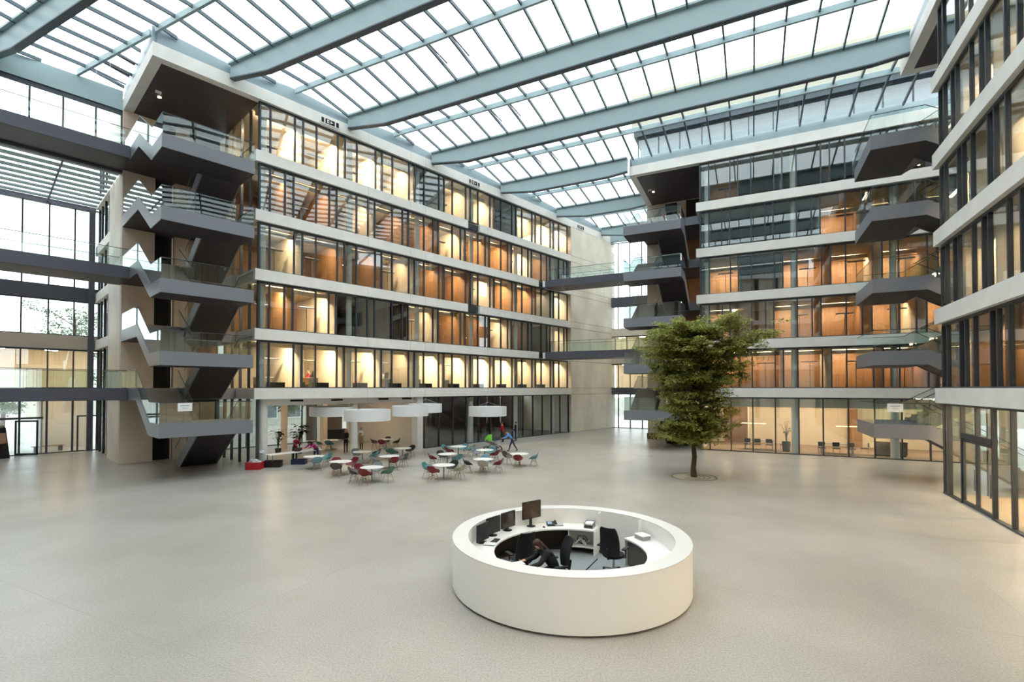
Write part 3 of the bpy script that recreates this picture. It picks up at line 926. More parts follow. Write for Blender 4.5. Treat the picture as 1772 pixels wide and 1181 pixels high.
# ------------------------------------------------------------------ people
def person(label, loc, rz, lean=0.0, hipz=0.92, legs=((0, 0), (0, 0)), arms=((5, 10, 8), (5, 10, 8)), headp=0.0, shirt='333333', trouser='22252c',
           shoe='1b1a1a', skin='c99a7c', hair='3a2a1e', longhair=False, scale=1.0, fingers=True, vest=None, name='person', sleeves=True, bulk=1.0):
    root = empty(name, loc, rz)
    tag(root, label, 'person')
    rad = math.radians
    J = []; Ed = []; Rd = []; Sg = []
    def add(p, par, r, seg):
        J.append(Vector(p)); Rd.append(r)
        if par is not None: Ed.append((par, len(J) - 1)); Sg.append(seg)
        return len(J) - 1
    def dirv(pitch, side=0.0, sx=1):
        # pitch 0 = straight down, 90 = forward (+y)
        return Vector((sx * math.sin(rad(side)), math.sin(rad(pitch)) * math.cos(rad(side)), -math.cos(rad(pitch)) * math.cos(rad(side))))
    tl = Vector((0, math.sin(rad(lean)), math.cos(rad(lean))))
    pel = add((0, 0, hipz), None, (0.150, 0.115), None)
    wai = add(J[pel] + tl * 0.17, pel, (0.135, 0.10), 'shirt')
    che = add(J[pel] + tl * 0.36, wai, (0.165, 0.115), 'shirt')
    upc = add(J[pel] + tl * 0.50, che, (0.12, 0.085), 'shirt')
    hd = Vector((0, math.sin(rad(lean + headp)), math.cos(rad(lean + headp))))
    nck = add(J[upc] + tl * 0.09, upc, (0.052, 0.055), 'skin')
    hb = add(J[nck] + hd * 0.09 + Vector((0, 0.0, 0)), nck, (0.066, 0.078), 'skin')
    hm = add(J[hb] + hd * 0.075, hb, (0.078, 0.094), 'skin')
    ht = add(J[hm] + hd * 0.065, hm, (0.055, 0.066), 'skin')
    fwd = Vector((0, hd.z, -hd.y))
    add(J[hb] + hd * 0.035 + fwd * 0.098, hb, (0.012, 0.014), 'skin')     # nose
    for i, sx in enumerate((-1, 1)):
        pit, el, side = arms[i]
        sh = add(J[upc] + Vector((sx * 0.175, 0, -0.02)), upc, (0.062, 0.062), 'shirt')
        e = add(J[sh] + dirv(pit, side, sx) * 0.28, sh, (0.045, 0.045), 'shirt')
        wv = dirv(pit + el, side * 0.2 - 6, sx)
        wr = add(J[e] + wv * 0.24, e, (0.030, 0.030), 'shirt' if sleeves else 'skin')
        pm = add(J[wr] + wv * 0.075, wr, (0.036, 0.020), 'skin')
        if fingers:
            cr = Vector((1, 0, 0))
            dn = dirv(pit + el + 28, side * 0.2 - 6, sx); dn2 = dirv(pit + el + 60, side * 0.2 - 6, sx)
            for fi, (off, ln) in enumerate(((-0.027, 0.036), (-0.009, 0.043), (0.009, 0.040), (0.027, 0.031))):
                k1 = add(J[pm] + wv * 0.02 + cr * off, pm, (0.0095, 0.0095), 'skin')
                k2 = add(J[k1] + dn * ln, k1, (0.009, 0.009), 'skin')
                add(J[k2] + dn2 * ln * 0.75, k2, (0.0075, 0.0075), 'skin')
            th = add(J[wr] + wv * 0.035 - cr * sx * 0.036, wr, (0.012, 0.012), 'skin')
            add(J[th] + (wv - cr * sx * 0.7).normalized() * 0.05, th, (0.009, 0.009), 'skin')
        h, kn = legs[i]
        hp = add(J[pel] + Vector((sx * 0.095, 0, -0.05)), pel, (0.095, 0.098), 'trouser')
        k = add(J[hp] + dirv(h) * 0.42, hp, (0.062, 0.066), 'trouser')
        an = add(J[k] + dirv(h - kn) * 0.40, k, (0.042, 0.046), 'trouser')
        he = add(J[an] + dirv(h - kn) * 0.045, an, (0.04, 0.042), 'shoe')
        add(J[he] + dirv(h - kn + 88) * 0.16, he, (0.036, 0.026), 'shoe')
    me = bpy.data.meshes.new('person_skeleton')
    me.from_pydata([tuple(p) for p in J], Ed, [])
    tmp = bpy.data.objects.new('tmp_skeleton', me); col.objects.link(tmp)
    sk = tmp.modifiers.new('skin', 'SKIN'); sk.use_smooth_shade = True
    lay = me.skin_vertices[0].data
    shirt_v = {b for (a, b), sg in zip(Ed, Sg) if sg == 'shirt'} | {0}
    for i, r in enumerate(Rd): lay[i].radius = (r[0] * bulk, r[1] * bulk) if i in shirt_v else r
    lay[0].use_root = True
    sb = tmp.modifiers.new('sub', 'SUBSURF'); sb.levels = 2 if fingers else 1; sb.render_levels = sb.levels
    bpy.context.view_layer.update()
    dg = bpy.context.evaluated_depsgraph_get()
    nm = bpy.data.meshes.new_from_object(tmp.evaluated_get(dg))
    bpy.data.objects.remove(tmp)
    nm.name = 'body'
    cols = {'shirt': shirt, 'trouser': trouser, 'skin': skin, 'shoe': shoe}
    keys = list(cols)
    nm.materials.clear()
    for kx in keys: nm.materials.append(mat('cloth_' + cols[kx] if kx != 'skin' else 'skin_' + cols[kx], cols[kx], 0.75 if kx != 'skin' else 0.5))
    for pl in nm.polygons:
        c = pl.center; best = None; bd = 9
        for (a, b), sg in zip(Ed, Sg):
            A_, B_ = J[a], J[b]; ab = B_ - A_
            tt = max(0, min(1, (c - A_).dot(ab) / max(ab.length_squared, 1e-9)))
            dd = (c - A_ - ab * tt).length - 0.5 * (Rd[a][0] + Rd[b][0]) * 0.5
            if dd < bd: bd = dd; best = sg
        pl.material_index = keys.index(best); pl.use_smooth = True
    # lift so that soles / seat contact is exact is done by caller through hipz
    obj('body', nm, root)
    # hair cap and, if long, a fall of hair behind the shoulders
    hm_ = mat('hair_' + hair, hair, 0.6)
    g = MB(); N = 14; K = 8
    cen = J[hm] - hd * 0.005
    vs = []
    for i in range(K + 1):
        th = (math.pi * (0.64 if not longhair else 0.70)) * i / K
        for j in range(N):
            ph = 2 * math.pi * j / N
            lx, ly, lz = math.sin(th) * math.cos(ph), math.sin(th) * math.sin(ph), math.cos(th)
            r = 1.0
            if ly > 0.1 and th > math.pi * 0.30: r = 0.80       # hair line above the face
            vs.append(cen + Vector((lx * 0.092 * r, 0, 0)) + fwd * (ly * 0.108 * r - 0.008) + hd * (lz * 0.105))
    fs = [(i * N + j, i * N + (j + 1) % N, (i + 1) * N + (j + 1) % N, (i + 1) * N + j)[::-1] for i in range(K) for j in range(N)]
    g.add(vs, fs)
    if longhair:
        dn_ = (-hd * 0.75 + Vector((0, 0, -0.25))).normalized()
        for off in (-0.07, -0.035, 0.0, 0.035, 0.07):
            a = cen + Vector((off, 0, 0)) - fwd * 0.07
            g.path([a, a + dn_ * 0.12 - fwd * 0.012 + Vector((off * 0.4, 0, 0)), a + dn_ * 0.27 - fwd * 0.03 + Vector((off * 0.5, 0, 0))], [0.036, 0.044, 0.018], 8)
        for sx in (-1, 1):
            a = cen + Vector((sx * 0.088, 0, 0)) - fwd * 0.02
            g.path([a, a + dn_ * 0.10 + Vector((sx * 0.014, 0, -0.02)), a + dn_ * 0.17 + Vector((sx * 0.012, 0, -0.09))], [0.026, 0.034, 0.014], 8)
    obj('hair', g.mesh('hair', hm_, True), root)
    e = MB()
    for sx in (-1, 1):
        c0 = J[hb] + hd * 0.062 + fwd * 0.086 + Vector((sx * 0.031, 0, 0))
        e.tube(c0 - fwd * 0.006, c0 + fwd * 0.004, 0.0075, n=8)
    obj('eyes', e.mesh('eyes', mat('eye_dark', '1e1612', 0.3)), root)
    e = MB()
    c0 = J[hb] - hd * 0.004 + fwd * 0.082
    e.tube(c0 - Vector((0.02, 0, 0)), c0 + Vector((0.02, 0, 0)), 0.006, n=6)
    obj('mouth', e.mesh('mouth', mat('lips', '9a4f49', 0.5)), root)
    e = MB()
    for sx in (-1, 1):
        c0 = J[hb] + hd * 0.05 - fwd * 0.005 + Vector((sx * 0.076, 0, 0))
        e.path([c0 + hd * 0.028, c0 + Vector((sx * 0.014, 0, 0)), c0 - hd * 0.028], [0.009, 0.012, 0.008], 6)
    obj('ears', e.mesh('ears', mat('skin_' + skin, skin, 0.5), True), root)
    if vest:
        e = MB()
        c0 = J[che] - tl * 0.02
        vs = []
        for i, (zz, rx, ry) in enumerate(((-0.75, 0.19, 0.16), (-0.35, 0.175, 0.15), (-0.17, 0.15, 0.118), (0.03, 0.18, 0.133))):
            for j in range(16):
                ph = 2 * math.pi * j / 16
                vs.append(c0 + tl * zz + Vector((rx * math.cos(ph), 0, 0)) + Vector((0, tl.z, -tl.y)) * (ry * math.sin(ph)))
        e.add(vs, [(i * 16 + j, i * 16 + (j + 1) % 16, (i + 1) * 16 + (j + 1) % 16, (i + 1) * 16 + j) for i in range(3) for j in range(16)])
        obj('apron', e.mesh('apron', mat('cloth_' + vest, vest, 0.8), True), root)
    return root
SH = ((0, 0), (0, 0))
def face(p, q):
    """rz that turns +y of a figure at p towards q"""
    return math.atan2(q[1] - p[1], q[0] - p[0]) - math.pi / 2
toA = FA.rz
person('person in a dark red top leaning over the long serving table', FA.w(2.9, -1.0), toA + math.pi, lean=24, arms=((45, 35, 6), (40, 45, 6)), headp=12, shirt='7b1d33', trouser='1a1b20', hair='2b201a')
person('person in a magenta jumper bending over the end of the serving table', FA.w(3.75, 0.25), toA + math.pi * 0.62, lean=55, hipz=0.9, arms=((60, 25, 5), (55, 25, 5)), headp=15, shirt='a3206b', trouser='1f2b55', hair='2a1d18', longhair=True, legs=((-6, 4), (8, 4)))
person('fair-haired person in black standing beside the white cafe column', FA.w(7.4, -2.6), toA + 2.2, arms=((12, 60, 8), (8, 30, 8)), shirt='16171c', trouser='1b1c22', hair='b08d5a', longhair=True)
person('cook in a white shirt and long beige apron in front of the dark kitchen', FA.w(9.15, -3.4), toA + 1.9, lean=4, arms=((20, 65, 14), (25, 60, 14)), shirt='e4e4e6', trouser='2c2b2d', vest='9b8769', hair='c8a27e')
person('person in a red jumper standing at the dark glass front', FA.w(20.4, 1.2), toA + 0.3, lean=6, arms=((15, 50, 8), (25, 40, 8)), shirt='a3161f', trouser='22242b', hair='5a2b22')
person('person in a blue shirt pushing a green pushchair across the hall', FA.w(16.3, 6.1), face(FA.w(16.3, 6.1), FA.w(15.3, 5.2)), lean=38, hipz=0.9, legs=((24, 10), (-22, 12)), arms=((42, 30, 6), (42, 30, 6)), headp=10, shirt='5f8fd0', trouser='1c2440', hair='4a3526')
person('person in dark clothes standing nearest the end of the dark glass front', FA.w(21.75, 1.5), toA + 0.9, arms=((10, 50, 8), (5, 15, 8)), shirt='1b1f33', trouser='23293f', hair='2a211c', legs=((6, 2), (-6, 2)))
def seated(label, fr, s, t, z, rz, shirt, hair, **kw):
    p = fr.w(s, t, z)
    return person(label, p, rz, hipz=0.52, lean=8, legs=((86, 84), (82, 84)), arms=((30, 62, 4), (30, 62, 4)), shirt=shirt, trouser='23242a', hair=hair, fingers=False, **kw)
seated('person in a red top at a desk, lowest office floor, second bay from the stairs', FA, 4.75, -2.9, LV(1), toA + 1.57, '93282a', '3b2a20')
seated('person in a white shirt at a desk on the lowest office floor', FA, 10.6, -2.6, LV(1), toA + 1.57, 'd8d8d6', '35271e')
seated('person in a dark jacket at a desk on the lowest office floor', FA, 13.6, -2.9, LV(1), toA + 1.57, '23262d', '2a201b')
# ------------------------------------------------------------------ shell armchairs and cafe tables
def shell_mesh(mt):
    nu, nv = 12, 14
    cp = [(0.23, 0.425), (0.20, 0.445), (0.10, 0.435), (-0.02, 0.425), (-0.12, 0.435), (-0.19, 0.475), (-0.235, 0.56), (-0.265, 0.68), (-0.29, 0.80), (-0.305, 0.83)]
    ed = [(0.215, 0.225, 0.43), (0.27, 0.20, 0.49), (0.305, 0.12, 0.585), (0.318, 0.01, 0.645), (0.312, -0.10, 0.668), (0.293, -0.18, 0.682), (0.265, -0.235, 0.71), (0.23, -0.27, 0.755), (0.185, -0.295, 0.80), (0.13, -0.308, 0.83)]
    def prof(v, ar):
        x = v * (len(ar) - 1); i = min(int(x), len(ar) - 2); f = x - i
        return [a * (1 - f) + b * f for a, b in zip(ar[i], ar[i + 1])]
    top = []
    for i in range(nv + 1):
        v = i / nv
        y, z = prof(v, cp); ex, ey, ez = prof(v, ed)
        for j in range(nu + 1):
            u = -1 + 2 * j / nu
            au = abs(u) ** 2.4
            top.append(Vector((u * ex, y + (ey - y) * au, z + (ez - z) * au)))
    N = nu + 1
    def nrm(i, j):
        a = top[min(i + 1, nv) * N + j] - top[max(i - 1, 0) * N + j]
        b = top[i * N + min(j + 1, nu)] - top[i * N + max(j - 1, 0)]
        return a.cross(b).normalized()
    bot = [top[i * N + j] + nrm(i, j) * 0.014 for i in range(nv + 1) for j in range(N)]
    g = MB(); K = len(top)
    fs = []
    for i in range(nv):
        for j in range(nu):
            q = (i * N + j, i * N + j + 1, (i + 1) * N + j + 1, (i + 1) * N + j)
            fs.append(q); fs.append(tuple(x + K for x in reversed(q)))
    ring = [j for j in range(N)] + [i * N + nu for i in range(1, nv + 1)] + [nv * N + j for j in range(nu - 1, -1, -1)] + [i * N for i in range(nv - 1, 0, -1)]
    for a, b in zip(ring, ring[1:] + ring[:1]): fs.append((b, a, a + K, b + K))
    g.add(top + bot, fs)
    return g.mesh('shell', mt, True)
CC = dict(teal=('568689', 'teal'), green=('44705f', 'sea green'), red=('701820', 'dark red'), brown=('4b433c', 'dark brown'), beige=('a39a88', 'beige grey'),
          blue=('6a93a2', 'pale blue'), grey=('7d8788', 'grey'), black=('25272a', 'black'))
SHM = {k: shell_mesh(mat('chair_shell_' + k, v[0], 0.45)) for k, v in CC.items()}
def leg_mesh(sx, sy):
    return MB().tube((sx * 0.13, sy * 0.11 - 0.02, 0.415), (sx * 0.225, sy * 0.205 - 0.02, 0.0), 0.014, 0.010, 7).mesh('leg', M['lwood'], True)
LEG = [leg_mesh(a, b) for a in (-1, 1) for b in (-1, 1)]
g_ = MB()
for a, b in (((-0.17, -0.17, 0.24), (0.15, 0.11, 0.40)), ((0.17, -0.17, 0.24), (-0.15, 0.11, 0.40)), ((-0.17, 0.13, 0.24), (0.15, -0.15, 0.40)), ((0.17, 0.13, 0.24), (-0.15, -0.15, 0.40))):
    g_.tube(a, b, 0.005, n=5)
BRM = g_.mesh('wire_brace', M['blackp'])
def chair(x, y, tx, ty, c, label):
    o = empty('shell_armchair', (x, y, 0), face((x, y), (tx, ty)) + R_.uniform(-0.25, 0.25))
    tag(o, label, 'chair', 'shell armchairs around the cafe tables')
    obj('shell', SHM[c], o)
    for l in LEG: obj('leg', l, o)
    obj('wire_brace', BRM, o)
TT = MB().lathe([(0.0, 0.715), (0.47, 0.715), (0.5, 0.725), (0.5, 0.738), (0.0, 0.738)], 28).mesh('table_top', M['tabletop'], True)
TP = MB().lathe([(0.05, 0.02), (0.04, 0.08), (0.04, 0.715)], 12).mesh('table_pole', M['greyst'], True)
TB = MB().lathe([(0.0, 0.0), (0.40, 0.0), (0.40, 0.010), (0.05, 0.028), (0.0, 0.028)], 24).mesh('table_base', M['greyst'], True)
TABLES = [(-11.8, 29.35, [(-11.33, 28.61, 'blue'), (-11.33, 30.1, 'teal')]), (-9.49, 27.28, [(-9.44, 26.4, 'brown'), (-8.62, 27.45, 'grey'), (-9.94, 28.03, 'red'), (-9.13, 28.08, 'red')]), (-7.19, 25.29, [(-8.0, 24.96, 'brown'), (-7.29, 24.42, 'red'), (-6.33, 25.08, 'green'), (-7.19, 26.17, 'grey'), (-7.93, 25.76, 'red')]), (-9.57, 31.48, [(-10.17, 32.13, 'grey'), (-8.85, 31.98, 'black'), (-8.75, 31.18, 'teal')]), (-7.34, 29.45, [(-6.88, 28.7, 'red'), (-8.0, 28.86, 'grey'), (-6.62, 29.95, 'brown')]), (-7.4, 33.3, [(-7.84, 32.53, 'green'), (-8.28, 33.25, 'teal'), (-7.04, 34.1, 'black')]), (-10.01, 39.12, [(-10.13, 38.24, 'red'), (-10.15, 39.98, 'black'), (-9.16, 38.9, 'black'), (-10.87, 38.9, 'brown')]), (-14.14, 38.46, [(-14.83, 37.92, 'green'), (-13.97, 37.6, 'teal')]), (-3.61, 26.05, [(-4.47, 26.26, 'teal'), (-4.04, 25.28, 'red'), (-2.76, 25.84, 'beige'), (-3.25, 26.85, 'black')]), (-3.99, 30.38, [(-4.84, 30.13, 'red'), (-3.33, 29.8, 'teal'), (-4.44, 31.14, 'black')]), (-3.74, 34.28, [(-4.28, 33.59, 'red'), (-4.6, 34.5, 'teal'), (-3.44, 35.11, 'teal'), (-2.89, 34.51, 'green')]), (-1.65, 28.16, [(-2.49, 27.9, 'black'), (-1.63, 27.28, 'beige'), (-0.81, 27.92, 'red'), (-1.62, 29.04, 'blue')]), (-1.79, 32.36, [(-2.39, 33.0, 'grey'), (-1.12, 31.79, 'red'), (-1.41, 33.16, 'teal')]), (0.46, 30.46, [(-0.3, 30.91, 'brown'), (0.35, 29.59, 'red'), (1.31, 30.25, 'teal')])]

TNAME = ['table next to the serving table', 'table one in from the serving table', 'front table of the cafe cluster', 'table beside the white cafe column',
         'table behind the front cafe table', 'table by the white cafe side wall', 'table deep in the recess by the kitchen', 'table deep in the recess by the plants',
         'front table of the dark-glass cluster', 'second table of the dark-glass cluster', 'table closest to the dark glass', 'table with a beige chair facing away',
         'table beside the green pushchair', 'lone table on the tree side']
for (tx, ty, cs), tn in zip(TABLES, TNAME):
    o = empty('cafe_table', (tx, ty, 0))
    tag(o, 'white round cafe %s' % tn, 'table', 'round cafe tables')
    for nm, me in (('table_top', TT), ('table_pole', TP), ('table_base', TB)): obj(nm, me, o).scale = (1.18, 1.18, 1) if nm != 'table_pole' else (1, 1, 1)
    seen = {}
    for x, y, c in cs:
        dx, dy = x - tx, y - ty
        side = ('hall side' if dy < 0 else 'wing side') if abs(dy) > abs(dx) else ('tree end' if dx > 0 else 'serving-table end')
        ky = (c, side); seen[ky] = seen.get(ky, 0) + 1
        chair(x, y, tx, ty, c, ('second ' if seen[ky] > 1 else '') + '%s shell armchair, %s of the %s' % (CC[c][1], side, tn))
# ------------------------------------------------------------------ drum lamps over the cafe
def drum(x, y, z, r, h, label, zt=22.4):
    o = empty('drum_lamp', (x, y, z))
    tag(o, label, 'lamp', 'white drum lamps over the cafe')
    g = MB().arc(r - 0.02, r, 0, h, 0, 360, 48)
    obj('shade', g.mesh('shade', mat('white_lamp_shade', 'e4e6e8', 0.6), True), o)
    obj('diffuser', MB().arc(0.02, r - 0.03, 0.06, 0.08, 0, 360, 48).mesh('diffuser', mat('diffuser_white', 'e8e6e0', 0.6)), o)
    g = MB()
    for a in (0.3, 2.4, 4.5): g.tube((r * 0.9 * math.cos(a), r * 0.9 * math.sin(a), h * 0.9), (0.0, 0.0, h + 0.35), 0.01, n=5)
    obj('hanger', g.mesh('hanger', M['chrome']), o)
    obj('cable', MB().tube((0, 0, h + 0.35), (0, 0, zt - z), 0.006, n=4).mesh('cable', M['greyst']), o)
DRM = [(575, 35.2, 74, 720, 16, 'white drum lamp hanging over the serving table end of the cafe'), (636, 31.6, 78, 728, 19, 'lowest and largest white drum lamp, in front of the cafe column'),
       (710, 33.6, 62, 720, 17.5, 'white drum lamp over the table by the cafe side wall'), (736, 36.2, 57, 714, 15, 'white drum lamp half hidden behind its neighbour by the dark glass'),
       (844, 38.5, 65, 720, 16, 'single white drum lamp in front of the dark glass front')]
for px, Y, wpx, yb, hp, lab in DRM:
    k = Y / FPX
    drum((px - 886) * k, Y, HEYE - (yb - 672) * k, wpx * k / 2, hp * k, lab, zc if px == 575 else 22.4)
# ------------------------------------------------------------------ serving table, crates, plants, pushchair
a = FA.w(0.6, 0.35); b = FA.w(4.2, -0.1)
o = empty('serving_table', ((a.x + b.x) / 2, (a.y + b.y) / 2, 0), math.atan2(b.y - a.y, b.x - a.x))
tag(o, 'long white serving table at the mouth of the cafe', 'table')
obj('table_top', MB().box(-1.8, 1.8, -0.36, 0.36, 0.72, 0.755).mesh('table_top', M['tabletop']), o)
for x in (-1.6, 0.0, 1.6):
    for y in (-0.3, 0.3): bx('leg', o, x - 0.02, x + 0.02, y - 0.02, y + 0.02, 0.02, 0.72, M['greyst'])
    bx('foot', o, x - 0.03, x + 0.03, -0.36, 0.36, 0, 0.02, M['greyst'])
def on_table(dx, dy, z=0.755):
    c, s = math.cos(o.rotation_euler.z), math.sin(o.rotation_euler.z)
    return (o.location.x + c * dx - s * dy, o.location.y + s * dx + c * dy, z)
def crate(name, p, rz, sx, sy, sz, hx, label, cat='crate', bags=0, lid=False):
    r = empty(name, p, rz); tag(r, label, cat)
    m_ = mat('crate_' + hx, hx, 0.45)
    g = MB(); t_ = 0.02
    g.box(-sx, sx, -sy, sy, 0, t_); g.box(-sx, sx, -sy, -sy + t_, 0, sz); g.box(-sx, sx, sy - t_, sy, 0, sz); g.box(-sx, -sx + t_, -sy, sy, 0, sz); g.box(sx - t_, sx, -sy, sy, 0, sz)
    obj('crate_body', g.mesh('crate_body', m_), r)
    g = MB(); g.box(-sx - 0.015, sx + 0.015, -sy - 0.015, -sy, sz - 0.05, sz); g.box(-sx - 0.015, sx + 0.015, sy, sy + 0.015, sz - 0.05, sz)
    g.box(-sx - 0.015, -sx, -sy, sy, sz - 0.05, sz); g.box(sx, sx + 0.015, -sy, sy, sz - 0.05, sz); g.box(-sx - 0.01, sx + 0.01, -sy - 0.01, -sy, sz * 0.45, sz * 0.52)
    obj('crate_rim', g.mesh('crate_rim', m_), r)
    return r
def bag(p, r0, label):
    n_, m2 = 10, 7; vs = [p0 for p0 in ()]; g = MB(); rr = random.Random(int(p[0] * 100))
    vs = []
    for i in range(m2 + 1):
        th = math.pi * i / m2
        for j in range(n_):
            ph = 2 * math.pi * j / n_
            k = r0 * (1 + rr.uniform(-0.22, 0.22))
            vs.append((math.sin(th) * math.cos(ph) * k, math.sin(th) * math.sin(ph) * k, r0 * 0.75 + math.cos(th) * k * 0.75))
    g.add(vs, [(i * n_ + j, (i + 1) * n_ + j, (i + 1) * n_ + (j + 1) % n_, i * n_ + (j + 1) % n_) for i in range(m2) for j in range(n_)])
    tag(obj('crumpled_bag', g.mesh('crumpled_bag', mat('white_plastic_bag', 'd9dadd', 0.5)), None, p), label, 'bag', 'crumpled white bags in and beside the red crate')
p = FA.w(-0.1, 0.45)
crate('plastic_crate', p, FA.rz - 0.7, 0.42, 0.3, 0.42, 'b51f24', 'red plastic crate on the floor at the corner of the cafe')
for dx, dy, dz, r0 in ((-0.2, 0.05, 0.3, 0.17), (0.08, -0.05, 0.32, 0.18), (0.22, 0.1, 0.28, 0.15)):
    bag((p.x + dx, p.y + dy, dz), r0, '%s crumpled white bag in the red plastic crate' % ('largest' if r0 > 0.175 else 'middle-sized' if r0 > 0.16 else 'smallest'))
p = FA.w(0.55, -0.2)
bag((p.x, p.y, 0.755), 0.17, 'crumpled white bag on the end of the serving table')
p = FA.w(0.95, 0.4)
crate('storage_box', p, FA.rz - 0.7, 0.5, 0.26, 0.38, '221d1f', 'low black box on the floor beneath the serving table', 'box')
p = FA.w(2.55, 0.45)
crate('storage_crate', p, FA.rz - 0.75, 0.42, 0.27, 0.3, '23254f', 'dark blue crate on the floor in front of the serving table')
pr_ = on_table(0.25, 0.1)
crate('serving_box', pr_, FA.rz, 0.16, 0.12, 0.2, '4a1d2a', 'small wine red box standing on the serving table', 'box')
def leafplant(loc, h, n, label, seed, cm='2f4a2c', pot='4a4644', potr=0.22, poth=0.4, leaf=0.3):
    r = empty('potted_plant', loc); tag(r, label, 'plant', 'plants in the cafe and meeting rooms')
    obj('pot', MB().lathe([(potr * 0.8, 0), (potr, poth), (potr * 0.9, poth), (potr * 0.85, poth - 0.04), (0, poth - 0.04)], 16).mesh('pot', mat('pot_' + pot, pot, 0.5), True), r)
    rr = random.Random(seed)
    g = MB(); l = MB()
    for i in range(n):
        az = rr.uniform(0, 6.28); hh = h * rr.uniform(0.45, 1.0); sp = rr.uniform(0.1, 0.5) * h * 0.5
        tip = Vector((math.cos(az) * sp, math.sin(az) * sp, poth + hh))
        g.path([(0, 0, poth - 0.05), (tip.x * 0.3, tip.y * 0.3, poth + hh * 0.6), tip], [0.014, 0.010, 0.006], 5)
        d = Vector((math.cos(az), math.sin(az), rr.uniform(-0.5, 0.4))).normalized(); sd = d.cross(Vector((0, 0, 1))).normalized()
        L_ = leaf * rr.uniform(0.8, 1.3); W_ = L_ * 0.32; up = sd.cross(d) * 0.004
        c1 = tip + d * L_ * 0.45; c2 = tip + d * L_ - Vector((0, 0, L_ * 0.25))
        l.add([tip, c1 + sd * W_ - up * 5, c2, c1 - sd * W_ - up * 5, c1 + Vector((0, 0, -0.02))], [(0, 1, 4), (1, 2, 4), (2, 3, 4), (3, 0, 4), (4, 1, 0), (4, 2, 1), (4, 3, 2), (4, 0, 3)])
    obj('stems', g.mesh('stems', mat('plant_stem', '3d4a2b', 0.8)), r)
    obj('leaves', l.mesh('leaves', mat('leaf_' + cm, cm, 0.5)), r)
leafplant(FA.w(4.8, -4.6), 1.8, 46, 'bushy dark-leaved plant in the cafe recess behind the serving table', 3, '26331f', leaf=0.42)
leafplant(FA.w(3.6, -5.4), 1.4, 34, 'dark-leaved plant in front of the brown cafe column', 4, '2a3524', leaf=0.38)
leafplant(FB.w(6.15, -1.8), 1.7, 18, 'slender plant in a dark pot behind the glass of the ground meeting hall', 5, '6b6f45', '2c2b2d', 0.3, 0.75, 0.2)
# pushchair
p = FA.w(15.2, 5.1)
r = empty('pushchair', p, face(p, FA.w(16.3, 6.1)) ); tag(r, 'pushchair with a bright green hood pushed by the person in blue', 'pushchair'); r.scale = (1.35, 1.35, 1.2)
g = MB(); vs = []
for i in range(9):
    th = math.pi * 0.5 * i / 8
    for j in range(9):
        ph = math.pi * j / 8
        vs.append((0.26 * math.cos(ph), -0.05 - 0.42 * math.sin(th) * math.sin(ph) * 1.0, 0.62 + 0.42 * math.cos(th) * math.sin(ph) + 0.05))
g.add(vs, [(i * 9 + j, i * 9 + j + 1, (i + 1) * 9 + j + 1, (i + 1) * 9 + j) for i in range(8) for j in range(8)])
obj('hood', g.mesh('hood', mat('lime_fabric', '63b52c', 0.7), True), r)
obj('seat', MB().prism([(-0.24, -0.42, 0.62), (-0.24, 0.05, 0.42), (-0.24, 0.25, 0.40), (-0.24, 0.25, 0.46), (-0.24, 0.08, 0.52), (-0.24, -0.36, 0.78)], (0.48, 0, 0)).mesh('seat', mat('grey_fabric', '6b6560', 0.8)), r)
g = MB()
for sx in (-0.26, 0.26):
    g.path([(sx, 0.62, 1.02), (sx, 0.3, 0.8), (sx, -0.35, 0.2)], 0.014, 6); g.path([(sx, 0.35, 0.2), (sx, -0.1, 0.5)], 0.014, 6)
g.tube((-0.26, 0.62, 1.02), (0.26, 0.62, 1.02), 0.016, n=6)
obj('frame', g.mesh('frame', M['blackp']), r)
wm = MB().path([(0.03 * 0, 0.15 * math.cos(2 * math.pi * i / 16), 0.15 + 0.15 * math.sin(2 * math.pi * i / 16)) for i in range(17)], 0.02, 6).mesh('wheel', M['blackp'], True)
for sx in (-0.28, 0.28):
    for y in (-0.36, 0.36): obj('wheel', wm, r, (sx, y, 0.015))
# ------------------------------------------------------------------ reception desk
DX, DY = 1.436, 12.357
desk = empty('reception_desk', (DX, DY, 0)); tag(desk, 'large round white reception desk in the middle of the hall', 'desk')
obj('plinth', MB().arc(2.3, 2.80, 0, 0.06, 0, 360, 96).mesh('plinth', M['plinth']), desk)
obj('outer_wall', MB().arc(2.52, 2.90, 0.055, 1.15, 0, 360, 128).mesh('outer_wall', M['lacq'], True), desk)
obj('rim', MB().arc(2.52, 2.905, 1.15, 1.172, 0, 360, 128).mesh('rim', mat('white_rim', 'eceae6', 0.25), True), desk)
A0, A1 = 62, 392
obj('worktop', MB().arc(1.88, 2.53, 0.70, 0.74, A0, A1, 100).mesh('worktop', M['lacq'], True), desk)
def panel(name, ang, r0, r1, z0, z1, th=0.03, m_=None):
    q = MB().box(r0, r1, -th / 2, th / 2, z0, z1).mesh(name, m_ or M['lacq'])
    return obj(name, q, desk, (0, 0, 0), math.radians(ang))
panel('partition', 62, 1.90, 2.52, 0, 0.70); panel('partition', 62, 2.32, 2.52, 0.7, 1.14); panel('partition', 84, 1.95, 2.52, 0, 0.70); panel('partition', 32, 1.90, 2.52, 0, 0.70); panel('partition', 31.5, 2.40, 2.52, 0.7, 1.14); panel('partition', 352, 1.95, 2.52, 0, 0.70); panel('partition', 200, 1.95, 2.52, 0, 0.70); panel('partition', 300, 1.95, 2.52, 0, 0.70)
obj('shelf', MB().arc(1.95, 2.5, 0.20, 0.225, 62, 84, 12).mesh('shelf', M['lacq']), desk)
obj('cabinet_front', MB().arc(1.98, 2.0, 0.05, 0.69, -7, 31, 24).mesh('cabinet_front', mat('brown_grey_panel', '6a625c', 0.6), True), desk)
